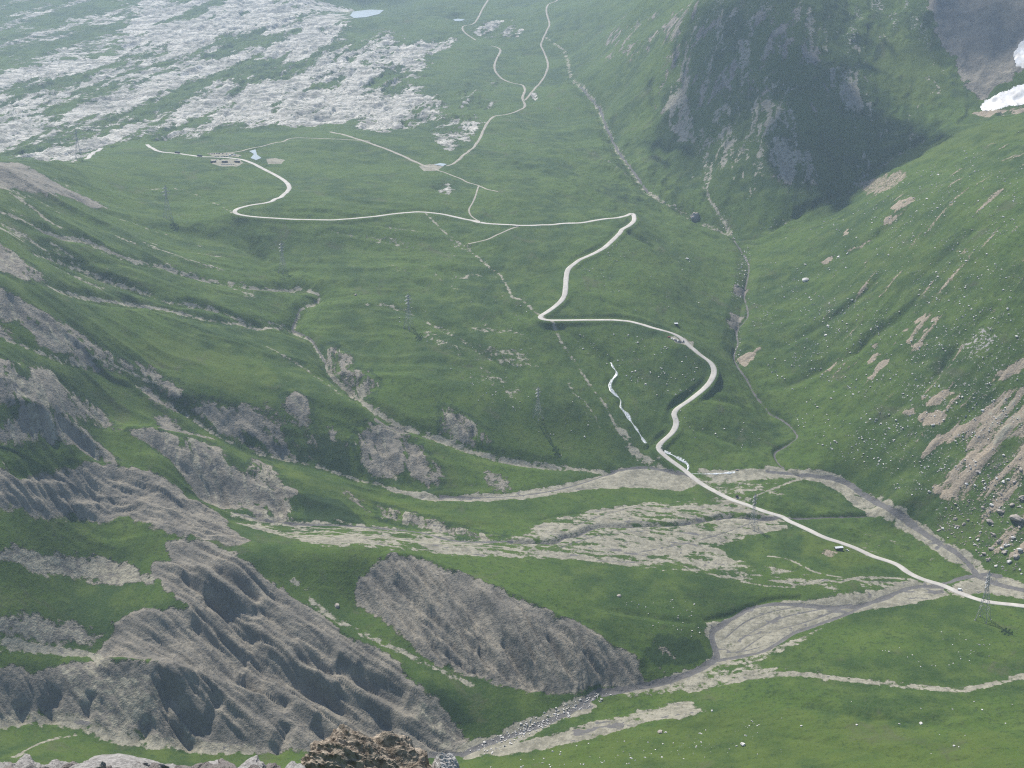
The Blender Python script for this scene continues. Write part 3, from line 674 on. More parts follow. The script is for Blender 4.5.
# crisp eroded banks on the grass side
for pts, w, cv in (
    ([(706, 620), (735, 613), (768, 600), (800, 597)], 3, 2.5),
    ([(870, 497), (905, 515), (925, 532), (945, 546)], 2, .5),
    ([(640, 503), (600, 511), (560, 515), (540, 520)], 2.5, 1.5),
    ([(415, 262), (445, 273), (480, 300), (520, 330)], 8, 2.5),
    ([(190, 307), (230, 314), (262, 328)], 4, 2.0),
    ([(220, 292), (245, 297), (262, 303)], 5, 2.0),
    ([(900, 320), (885, 328), (880, 335)], 6, 3),
    ([(915, 300), (905, 312), (885, 325), (870, 338), (858, 352)], 6, 4),
    ([(890, 222), (880, 235)], 10, 4),
    ([(880, 275), (865, 292), (845, 308), (830, 318)], 5, 4),
    ([(768, 600), (700, 598), (660, 590)], 3, .5),
    ([(560, 185), (590, 200), (618, 215)], 6, 2),
    ([(500, 160), (540, 170), (575, 182), (600, 200), (625, 212)], 6, 2),
    ([(620, 228), (650, 245), (670, 262)], 6, 2.5),
    ([(640, 222), (665, 238), (690, 250)], 5, 2),
    ([(560, 326), (590, 345), (610, 360)], 8, 2),
    ([(600, 300), (650, 318), (705, 338)], 8, 2),
    ([(980, 655), (1000, 660), (1016, 668)], 4, 2.5),
    ([(830, 660), (880, 680)], 6, 1), ([(780, 700), (850, 715), (920, 730)], 10, 1.5), ([(890, 740), (960, 760)], 8, 1.5),
):
    stroke(None, pts, w, carve=cv, cw=w)

# ---------------------------------------------------------------- limestone pavement
paint('karst', [(200, 137), (240, 132), (260, 127), (300, 126), (345, 122), (360, 116), (365, 128), (385, 131), (410, 128), (430, 122), (440, 128), (452, 135), (468, 141), (472, 130), (480, 117), (470, 114), (437, 116), (443, 104), (425, 95), (412, 80), (420, 70), (428, 62), (420, 58), (430, 52), (445, 47), (457, 43), (455, 38), (440, 37), (420, 43), (405, 46), (395, 34), (385, 31), (370, 39), (355, 41), (340, 33), (345, 20), (352, 10), (358, 0), (358, -8), (230, -8), (190, 30), (180, 60), (215, 90)], 1.05, 25, 60)
paint('karst', [(-60, 155), (0, 155), (10, 155), (30, 160), (75, 163), (100, 150), (125, 140), (160, 140), (200, 138), (260, 127), (260, -8), (140, -8), (128, 20), (118, 40), (120, 55), (60, 60), (30, 66), (0, 70), (-60, 72)], .84, 25, 60)
paint('karst', [(-60, 72), (0, 70), (60, 58), (115, 52), (128, 20), (140, -8), (-60, -8)], 0.50, 40, 80)
paint('karst', [(472, 28), (485, 22), (510, 19), (522, 30), (518, 37), (480, 38)], 0.85, 15, 40)
paint('karst', [(460, 92), (472, 82), (480, 94), (500, 108), (480, 110), (460, 108)], 0.85, 12, 30)
paint('karst', [(486, 82), (498, 78), (503, 88), (492, 90)], 0.7, 10, 30)
paint('karst', [(430, 130), (455, 136), (462, 150), (445, 148), (436, 140)], 0.55, 12, 30)
paint('karst', [(427, 186), (440, 180), (455, 184), (448, 193), (430, 191)], 0.6, 8, 20)
paint('karst', [(531, 92), (537, 94), (538, 101), (533, 100)], 1.0, 5, 8)
paint('karst', [(440, 40), (446, 18), (452, 40)], 0.6, 15, 30)
paint('karst', [(455, 212), (480, 220), (500, 224), (470, 226)], 0.35, 8, 20)
# ---------------------------------------------------------------- bare earth and slabs on the right-hand slope
TAN = [
 [(820, 262), (835, 254), (850, 248), (872, 240), (862, 247), (840, 256), (825, 266)], [(838, 232), (848, 229), (852, 232), (842, 237)],
 [(885, 217), (897, 213), (895, 218), (885, 224)], [(888, 206), (905, 199), (925, 192), (915, 201), (895, 213)],
 [(913, 322), (922, 315), (925, 319), (916, 325)], [(929, 321), (938, 314), (936, 322)], [(918, 331), (927, 329), (922, 333)],
 [(902, 331), (912, 325), (909, 331)], [(872, 346), (880, 341), (886, 344), (875, 350)], [(905, 341), (912, 338), (910, 344)],
 [(864, 359), (870, 352), (886, 351), (875, 361), (866, 366)], [(873, 369), (880, 362), (894, 353), (890, 363), (882, 373), (875, 377)], [(888, 351), (895, 345), (896, 351)],
 [(911, 346), (930, 341), (920, 349)], [(868, 378), (878, 374), (872, 382)], [(985, 384), (995, 375), (1010, 365), (1024, 357), (1050, 350), (1050, 362), (1024, 369), (1000, 381), (990, 389)],
 [(922, 397), (935, 391), (953, 387), (955, 393), (940, 403), (930, 405)], [(955, 399), (965, 394), (964, 398), (957, 400)],
 [(919, 416), (935, 412), (945, 418), (940, 426), (930, 425)], [(918, 461), (925, 445), (935, 434), (955, 429), (971, 423), (973, 427), (955, 438), (940, 448), (930, 456), (922, 461)],
 [(924, 484), (935, 481), (955, 491), (962, 500), (950, 504), (935, 496)], [(905, 412), (912, 409), (914, 413), (908, 415)],
 [(735, 360), (748, 352), (760, 348), (755, 358), (745, 368)], [(868, 195), (880, 190), (876, 196)], [(945, 250), (960, 248), (965, 253)],
 [(970, 112), (1000, 112), (1024, 107), (1050, 104), (1050, 112), (1024, 115), (985, 118)],
]
TANP = []
for t in TAN:
    TANP.append(t)
au, av = np.array(at(1000, 330)), np.array(at(920, 430))
du = (av - au) / np.hypot(*(av - au)); dn = np.array([-du[1], du[0]])
UR = (X * du[0] + Y * du[1]).astype(f32); VR = (X * dn[0] + Y * dn[1]).astype(f32)
FALL = fbm(UR / 70, VR / 11, 4, 71, 0.6)
for t in TANP:
    paint('tan', t, 0.9, 4, 8, 5, streak=np.clip(.72 + 1.0 * FALL + .4 * N12, 0, 1))
b, d = polygon_distance(on_ground(dense([(760, 240), (850, 200), (960, 140), (1060, 110), (1060, 590), (1000, 565), (940, 530), (900, 500), (850, 460), (800, 420), (760, 330)], 12, True)), 30)
rs = sstep(0, 60, d)
Z[b] += (1.6 * fbm(UR[b] / 60, VR[b] / 14, 3, 72) * rs).astype(f32)
paint('tan', [(968, 425), (985, 405), (1005, 392), (1030, 385), (1060, 380), (1060, 425), (1005, 442), (985, 462), (975, 490), (965, 502), (955, 495), (965, 465)], 0.95, 4, 8, streak=np.clip(0.72 + 1.1 * FALL, 0, 1))
paint('tan', [(930, 480), (960, 440), (1000, 430), (1060, 415), (1060, 560), (1010, 560), (975, 540), (950, 520)], 0.7, 8, 14, streak=np.clip(0.48 + 1.5 * FALL, 0, 1))
paint('stony', [(900, 340), (960, 310), (1060, 290), (1060, 580), (1000, 570), (930, 525), (880, 480), (880, 420)], 0.45, 40, 50, 12)
paint('tan', [(800, 260), (880, 200), (960, 145), (1060, 120), (1060, 330), (960, 420), (900, 480), (850, 430), (800, 350)], .62, 20, 30, 12, streak=np.clip(-.22 + 2.0 * FALL, 0, 1))
paint('stony', [(800, 300), (900, 230), (1000, 200), (1060, 220), (1060, 420), (950, 480), (880, 470), (830, 400)], .36, 30, 50, 12)
paint('stony', [(960, 345), (985, 325), (1000, 335), (990, 350), (970, 357)], 0.7, 8, 12)
paint('stony', [(820, 250), (900, 180), (1060, 120), (1060, 300), (900, 330), (830, 330)], 0.3, 40, 50, 12)
paint('tan', [(855, 185), (880, 178), (905, 170), (910, 176), (890, 190), (870, 197)], 0.55, 6, 12)
Z += (MASKS['tan'] * 3.5 * FALL * sstep(.15, .2, AZ)[:, None]).astype(f32)
paint('gravel', [(985, 405), (1005, 395), (1060, 388), (1060, 425), (1000, 445), (980, 450)], .7, 8, 14, streak=np.clip(.45 + 1.3 * FALL, 0, 1))
# mountain wall
mu, mv = np.array(at(760, 20)), np.array(at(735, 160))
du2 = (mv - mu) / np.hypot(*(mv - mu)); dn2 = np.array([-du2[1], du2[0]])
UM = (X * du2[0] + Y * du2[1]).astype(f32); VM = (X * dn2[0] + Y * dn2[1]).astype(f32)
FALLM = fbm(UM / 62 + .4 * N40, VM / 19 + .8 * N40, 4, 81, 0.66)
SM = np.clip(0.55 + 1.2 * FALLM, 0, 1)
paint('stony', [(690, 0), (720, -10), (860, -10), (1060, -10), (1060, 60), (980, 90), (950, 80), (900, 40), (860, 60), (870, 110), (830, 120), (810, 100), (800, 60), (780, 90), (790, 110), (815, 180), (790, 195), (760, 160), (740, 120), (700, 140), (660, 100), (670, 60), (690, 30)], 0.75, 12, 30, 12, streak=np.clip(0.4 + 1.1 * FALLM, 0, 1))
for t in ([(668, 95), (685, 88), (690, 110), (694, 125), (700, 146), (682, 140), (668, 125)], [(703, 146), (714, 110), (732, 104), (727, 135), (715, 147)],
          [(765, 98), (785, 96), (797, 115), (804, 140), (813, 172), (800, 192), (785, 182), (775, 166), (766, 150)], [(828, 68), (850, 63), (862, 90), (867, 110), (858, 118), (845, 106), (830, 86)],
          [(853, 46), (862, 43), (860, 62), (855, 58)], [(735, 30), (755, 10), (752, 60), (742, 90)], [(875, 30), (890, 25), (880, 40)]):
    paint('gravel', t, 0.95, 6, 14, streak=np.clip(0.62 + 1.2 * FALLM, 0, 1))
paint('shale', [(930, -10), (1060, -10), (1060, 62), (1020, 72), (1000, 86), (985, 98), (972, 90), (960, 70), (940, 40), (928, 10)], 0.85, 10, 25)
for t in ([(690, 30), (730, 10), (780, 0), (840, 0), (850, 60), (830, 120), (800, 100), (790, 60), (770, 90), (740, 110), (690, 130), (650, 110), (655, 60)],
          [(760, 100), (800, 100), (815, 185), (790, 198), (762, 165)], [(600, 20), (660, 10), (700, 0), (690, 30), (640, 60), (600, 60)], [(830, 60), (870, 60), (875, 130), (850, 140), (830, 110)]):
    paint('shale', t, .75, 25, 40, 12, streak=np.clip(.30 + 1.5 * FALLM, 0, 1))
FALLN = fbm(UM / 48 + .4 * N40, VM / 13 + .8 * N40, 4, 85, 0.66)
for t in ([(690, 20), (740, 0), (800, 0), (840, 0), (845, 60), (800, 100), (770, 90), (735, 110), (690, 130), (655, 110)], [(740, 95), (800, 95), (818, 190), (785, 200), (750, 165)], [(830, 60), (872, 60), (878, 130), (840, 140)],
          [(850, 185), (880, 120), (930, 60), (960, 90), (940, 130), (880, 165)], [(690, 130), (740, 100), (760, 190), (720, 200), (690, 180)]):
    paint('gravel', t, .62, 25, 40, 12, streak=np.clip(.10 + 2.0 * FALLN, 0, 1))
paint('shale', [(722, 10), (745, -5), (752, 20), (742, 50), (726, 60), (715, 40)], 0.55, 10, 25, streak=SM)
paint('stony', [(560, 0), (640, -5), (700, -5), (680, 30), (620, 50), (580, 60), (560, 40)], 0.3, 25, 40, 12)
paint('stony', [(380, 20), (440, 10), (460, 20), (440, 38), (400, 38)], 0.35, 20, 40, 12)
Z += (sstep(2250, 2500, RR)[None] * sstep(0.02, 0.1, AZ)[:, None] * sstep(3600, 3100, RR)[None] * (11 * ridged(VM / 95 + .9 * N150 + .3 * N40, UM / 330, 3, 83) - 6 + 4.5 * ridged(VM / 30 + .5 * N40, UM / 110, 3, 84))).astype(f32)
# drier sward, and one sunlit patch painted as paler grass
paint('dry_lit', [(150, 330), (260, 360), (300, 390), (230, 398), (180, 375), (120, 340)], .7, 15, 30)
paint('dry_lit', [(256, 456), (330, 482), (420, 506), (512, 528), (460, 526), (380, 510), (300, 482)], .7, 6, 10)
paint('dry_lit', [(900, 225), (960, 250), (1000, 260), (950, 290), (880, 270), (860, 320), (830, 300)], .6, 20, 40)
paint('dry_lit', [(870, 30), (900, 25), (950, 60), (950, 100), (900, 105), (870, 80)], .9, 30, 50)  # sunlit gap between the cloud shadows, put into the grass colour
paint('dry_lit', [(460, 768), (520, 750), (640, 725), (760, 700), (900, 725), (1060, 740), (1060, 790), (460, 800)], .75, 20, 40)
paint('dry_lit', [(0, 730), (300, 740), (300, 800), (0, 800)], .5, 20, 20)
paint('dry_lit', [(900, 150), (1000, 120), (1060, 118), (1060, 135), (960, 150), (900, 170)], .7, 15, 30)
paint('dry_lit', [(800, 530), (850, 545), (880, 565), (840, 568), (800, 555)], .8, 8, 10)
paint('dry_lit', [(700, 330), (720, 325), (735, 338), (715, 345)], .6, 6, 10)
paint('tan', [(825, 549), (840, 552), (832, 558), (818, 554)], .6, 2, 2)
paint('gravel', [(668, 336), (685, 337), (695, 342), (690, 346), (676, 343)], .9, 2, 2)
paint('gravel', [(211, 159), (240, 159.5), (243, 163), (237, 166.5), (220, 166.5), (211, 163.5)], .9, 2, 5)
paint('gravel', [(207, 153), (230, 152.6), (242, 155), (240, 157), (212, 156)], .8, 2, 4)
paint('gravel', [(418, 166), (436, 163), (444, 166), (436, 171), (424, 171)], 1.0, 2, 2)
paint('gravel', [(266, 159), (275, 158), (285, 160), (282, 164), (268, 164)], 1.0, 2, 2)
paint('gravel', [(50, 665), (150, 668), (165, 700), (140, 735), (110, 735), (85, 705)], .52, 8, 14)
paint('gravel', SHALE['strip_f'], .6, 6, 8)
paint('gravel', SHALE['bank_s'], .5, 6, 8)
paint('gravel', [(410, 690), (440, 712), (465, 738), (445, 750), (410, 730)], .5, 8, 12)
DIAG = fbm(UG / 120, VG / 24 + .5 * N40, 4, 171, .62)
paint('shale', [(-20, 276), (30, 306), (60, 318), (110, 348), (160, 374), (188, 392), (256, 404), (300, 400), (325, 440), (330, 470), (256, 452), (190, 418), (150, 395), (85, 366), (40, 350), (-20, 335)], .78, 6, 12, 9, streak=np.clip(.42 + 1.5 * DIAG, 0, 1))
paint('shale', [(-20, 345), (30, 360), (75, 385), (120, 425), (160, 432), (220, 446), (256, 470), (300, 490), (300, 522), (240, 510), (190, 490), (140, 462), (90, 440), (40, 415), (-20, 400)], .78, 6, 12, 9, streak=np.clip(.40 + 1.5 * DIAG, 0, 1))
paint('shale', [(340, 410), (400, 428), (440, 450), (470, 470), (520, 485), (500, 494), (400, 485), (350, 460)], .7, 6, 12, 9, streak=np.clip(.34 + 1.5 * DIAG, 0, 1))
paint('gravel', [(-20, 160), (40, 170), (110, 208), (180, 240), (250, 280), (300, 330), (220, 320), (120, 300), (40, 275), (-20, 240)], .55, 10, 20, 12, streak=np.clip(.02 + 1.9 * DIAG, 0, 1))
paint('stony', [(-20, 200), (120, 240), (250, 290), (330, 350), (300, 400), (150, 340), (50, 290), (-20, 250)], .28, 20, 40, 12)
paint('gravel', [(370, 230), (480, 260), (540, 330), (600, 420), (560, 450), (480, 390), (400, 320), (340, 260)], .5, 20, 40, 12, streak=np.clip(-.12 + 1.9 * DIAG, 0, 1))
# patches of darker green on the banks
for t in ([(530, 680), (535, 650), (545, 655), (540, 678)], [(55, 625), (85, 625), (82, 645), (60, 640)], [(700, 640), (712, 660), (690, 668), (650, 665), (640, 650), (660, 636)],
          [(290, 440), (330, 470), (300, 460)], [(300, 455), (350, 480), (350, 440), (320, 430)], [(290, 490), (340, 500), (370, 525), (310, 525)], [(420, 700), (440, 690), (470, 720), (450, 725)], [(395, 485), (412, 472), (412, 487)]):
    paint('dark_green', t, .75, 5, 8)
# ------------------------------------------------------------------ karst relief
K = MASKS['karst']
ku, kv = np.array(at(60, 130)), np.array(at(260, 40))
kd = (kv - ku) / np.hypot(*(kv - ku)); kn = np.array([-kd[1], kd[0]])
UK = (X * kd[0] + Y * kd[1]).astype(f32); VK = (X * kn[0] + Y * kn[1]).astype(f32)
KR = ridged(VK / 60 + 0.5 * N40 + .7 * N150, UK / 260, 5, 91, 0.68)
Z += (K * (16 * (KR - 0.55) + 4.4 * ridged(X / 26, Y / 26, 2, 93))).astype(f32)
KCOV = np.clip(K * (0.69 + 0.5 * (KR - 0.5) + 1.3 * fbm(VK / 75 + .4 * N150, UK / 380, 3, 95, .55) + .8 * fbm(VK / 20, UK / 80, 4, 96, .66)), 0, 1)
MASKS['karst'] = np.where(K > 0.01, KCOV, 0).astype(f32)
del KR, UK, VK


LAKES = [([(350, 15.5), (353, 11.5), (370, 9.5), (384, 10), (379, 14), (366, 17), (354, 18)], 'pale blue mountain lake beyond the limestone pavement', 220),
         ([(453, 19.5), (458, 18.6), (465, 19.5), (462, 20.7), (455, 20.9)], 'tiny pale tarn on the green shelf beyond the limestone', 40),
         ([(249, 151), (255.5, 149.3), (257, 154.5), (261.5, 158), (256, 160), (250.5, 158), (254, 154)], 'pale pond beside the track above the pass car park', 12),
         ([(434, 164.5), (440, 163), (447, 164), (443, 166)], 'small pale pond beside the dirt track junction', 12)]
lake_polys = []
for pts, lab, marg in LAKES:
    lv = min(at3(*p)[2] for p in pts) - 0.3
    wp = np.array([pz(px, py, lv)[:2] for px, py in dense(pts, 2, True)])
    b, d = polygon_distance(wp, marg)
    f = sstep(-marg, 0, d)
    Z[b] = (Z[b] * (1 - f) + (lv - 0.8 - 1.2 * sstep(0, 5, d)) * f).astype(f32)
    lake_polys.append((wp, lv, lab))


# ------------------------------------------------------------------ roads: graded into the ground, then laid as ribbons
def world_line(pts, n=8, spacing=5.0):
    w = on_ground(smooth_px(pts, n))
    seg = np.r_[0, np.cumsum(np.hypot(*np.diff(w, axis=0).T))]
    L = seg[-1]; m = max(3, int(L / spacing))
    s = np.linspace(0, L, m)
    w = np.c_[np.interp(s, seg, w[:, 0]), np.interp(s, seg, w[:, 1])]
    for _ in range(2):
        w[1:-1] = 0.25 * w[:-2] + 0.5 * w[1:-1] + 0.25 * w[2:]
    return w


def grade(w, half, shoulder, z_smooth=9):
    z = height(w[:, 0], w[:, 1])
    k = min(z_smooth, (len(z) - 1) // 2)
    for _ in range(2):
        zz = np.concatenate([np.repeat(z[:1], k), z, np.repeat(z[-1:], k)])
        c = np.cumsum(np.r_[0, zz]); z = (c[2 * k + 1:] - c[:-2 * k - 1]) / (2 * k + 1)
    w3 = np.c_[w, z]
    b, d, zl = line_distance(w3, half + shoulder + 2)
    f = sstep(half + shoulder, half, d)
    Z[b] = np.where(d < 1e3, Z[b] * (1 - f) + zl * f, Z[b]).astype(f32)
    return w3


ROAD = [(147, 145), (152, 148), (163, 152), (177, 153.5), (190, 155.2), (205, 157), (225, 157.8), (240, 159), (250, 162), (262, 168), (275, 175), (284, 180.5), (289, 186), (288, 191), (280, 197), (268, 201.5), (252, 205), (240, 207.5), (234.5, 211), (237, 214), (245, 216), (258, 217.5), (290, 219.5), (330, 220), (360, 218.5), (400, 212.7), (420, 211), (440, 213), (460, 219), (480, 223), (510, 225), (550, 225), (580, 222.5), (610, 218), (625, 215.5), (632.5, 216), (634, 219), (628, 226), (618, 234), (610, 243), (595, 252), (580, 260), (570, 267), (566.5, 275), (565.5, 288), (564, 297), (558, 305), (547, 312), (539.5, 317.5), (542, 321.3), (551, 322.5), (565, 321.5), (590, 319.5), (615, 319), (635, 321.5), (655, 327), (675, 333.5), (690, 342), (700, 353), (710, 365), (714, 374), (712, 381), (706, 388), (695, 395), (685, 401.5), (677, 406), (673.5, 412), (676, 419), (676.5, 425), (672, 433), (663, 441), (658, 447), (660, 453), (670, 462), (682, 470), (695, 481), (715, 492), (740, 502), (768, 512), (800, 526), (840, 542.5), (870, 555), (900, 568), (930, 582), (950, 590), (970, 597), (985, 601.5), (1005, 604.2), (1040, 607.5), (1075, 610)]
ROAD_B = [(86, 158.5), (90, 155.5), (94, 152.5), (99, 149.5), (102, 148.5)]
TRACKS = [
 ([(228, 153.5), (250, 149), (270, 144), (282, 141.5), (296, 138), (320, 138.5), (350, 139.5), (370, 141.5)], 5.5),
 ([(330, 132), (345, 135), (358, 139), (375, 145), (390, 150.5), (405, 157), (420, 164), (432, 168)], 8),
 ([(432, 168), (447, 173.5), (460, 178.5), (475, 185), (498, 192)], 4),
 ([(447, 166), (455, 163), (463, 155.5), (473, 148), (480, 138), (485, 127), (490, 119.5), (496, 116), (507, 114.5), (519, 110.5), (525, 106), (522.5, 98), (525, 90), (522, 85), (514, 83.5), (504, 80), (496.5, 73), (494.5, 66), (497, 58), (500.5, 51), (498, 47.5), (491, 45.5)], 6.5),
 ([(476, 40.5), (470, 36.5), (463.5, 31), (463.5, 26), (473, 24), (478, 18), (483, 8), (488, 0), (490, -5)], 6.5),
 ([(525, 101), (533, 90.5), (541, 82), (546, 73), (548, 64), (544, 52), (541, 45), (544, 37), (547, 30), (549.5, 24), (546.5, 12), (548, 5), (556, 1), (560, -3)], 6),
 ([(519, 225.5), (508, 230), (495, 235.5), (485, 240), (468, 245.5)], 4.5),
 ([(479, 185), (474, 200), (469, 210), (473, 218), (480, 222)], 3),
]
road_lines = []
for pts, half, sh in ((ROAD, 6.5, 7.0), (ROAD_B, 6.0, 5.0)):
    road_lines.append(grade(world_line(pts), half, sh))
track_lines = []
for pts, wd in TRACKS:
    track_lines.append((grade(world_line(pts, 6), wd / 2 + 1, 3, 5), wd))
BROOK = [(611, 361), (613, 368), (618, 373), (613, 379), (609.5, 385), (612, 391), (617, 396), (621.5, 401), (620, 407), (626, 413), (630, 420), (636, 428), (641, 436), (646, 445)]
BROOK_B = [(612, 386), (615, 384), (616, 390), (618, 396)]
BROOK_C = [(664, 451), (669, 453), (680, 459), (687, 463), (689, 468), (686, 472), (694, 474), (720, 473.5), (735, 472)]
brook_lines = [(grade(world_line(BROOK, 5, 4), 1.8, 3, 2), 2.4), (grade(world_line(BROOK_C, 5, 4), 1.2, 2, 2), 1.7)]

# ------------------------------------------------------------------ build the ground mesh
def new_mesh_grid(name, x, y, z, attrs):
    na, nr = x.shape
    me = bpy.data.meshes.new(name)
    nv = na * nr
    me.vertices.add(nv)
    co = np.empty((nv, 3), f32); co[:, 0] = x.ravel(); co[:, 1] = y.ravel(); co[:, 2] = z.ravel()
    me.vertices.foreach_set('co', co.ravel())
    v = np.arange(nv, dtype=np.int32).reshape(na, nr)
    q = np.stack([v[:-1, :-1], v[:-1, 1:], v[1:, 1:], v[1:, :-1]], -1).reshape(-1, 4)
    nq = len(q)
    me.loops.add(nq * 4); me.loops.foreach_set('vertex_index', q.ravel())
    me.polygons.add(nq)
    me.polygons.foreach_set('loop_start', np.arange(0, nq * 4, 4, dtype=np.int32))
    me.polygons.foreach_set('use_smooth', np.ones(nq, bool))
    for nm, chans in attrs.items():
        a = me.attributes.new(nm, 'FLOAT_COLOR', 'POINT')
        a.data.foreach_set('color', np.stack([c.ravel() for c in chans], -1).astype(f32).ravel())
    me.update(calc_edges=True)
    return me


def link(name, me, mat=None, parent=None):
    o = bpy.data.objects.new(name, me)
    C.objects.link(o)
    if mat is not None:
        if len(me.materials) == 0:
            me.materials.append(mat)
    if parent is not None:
        o.parent = parent
    return o


def tag(o, label=None, cat=None, group=None, kind=None):
    if label: o['label'] = label
    if cat: o['category'] = cat
    if group: o['group'] = group
    if kind: o['kind'] = kind
    return o
# ------------------------------------------------------------------ materials
class NT:
    def __init__(s, name):
        s.m = bpy.data.materials.new(name); s.m.use_nodes = True
        s.t = s.m.node_tree; s.t.nodes.clear()
        s.out = s.t.nodes.new('ShaderNodeOutputMaterial')

    def n(s, kind, **kw):
        nd = s.t.nodes.new(kind)
        for k, v in kw.items():
            setattr(nd, k, v)
        return nd

    def l(s, a, b):
        s.t.links.new(a, b)

    def val(s, sock, v):
        if hasattr(v, 'type') and hasattr(v, 'is_output'):
            s.l(v, sock)
        else:
            sock.default_value = v

    def math(s, op, a, b=0.0, clamp=False):
        nd = s.n('ShaderNodeMath', operation=op, use_clamp=clamp)
        s.val(nd.inputs[0], a); s.val(nd.inputs[1], b)
        return nd.outputs[0]

    def noise(s, vec, scale, detail=3.0, rough=0.55, dist=0.0):
        nd = s.n('ShaderNodeTexNoise')
        s.l(vec, nd.inputs['Vector']); nd.inputs['Scale'].default_value = scale
        nd.inputs['Detail'].default_value = detail; nd.inputs['Roughness'].default_value = rough
        nd.inputs['Distortion'].default_value = dist
        return nd.outputs['Fac']

    def ramp(s, fac, a, b):
        nd = s.n('ShaderNodeMapRange', interpolation_type='SMOOTHSTEP')
        s.l(fac, nd.inputs['Value']); s.val(nd.inputs['From Min'], a); s.val(nd.inputs['From Max'], b)
        return nd.outputs['Result']

    def mix(s, fac, a, b):
        nd = s.n('ShaderNodeMix', data_type='RGBA')
        s.val(nd.inputs[0], fac); s.val(nd.inputs[6], a if not isinstance(a, tuple) else (*a, 1)); s.val(nd.inputs[7], b if not isinstance(b, tuple) else (*b, 1))
        return nd.outputs[2]

    def scale(s, vec, sc):
        nd = s.n('ShaderNodeVectorMath', operation='MULTIPLY')
        s.l(vec, nd.inputs[0]); nd.inputs[1].default_value = sc
        return nd.outputs[0]


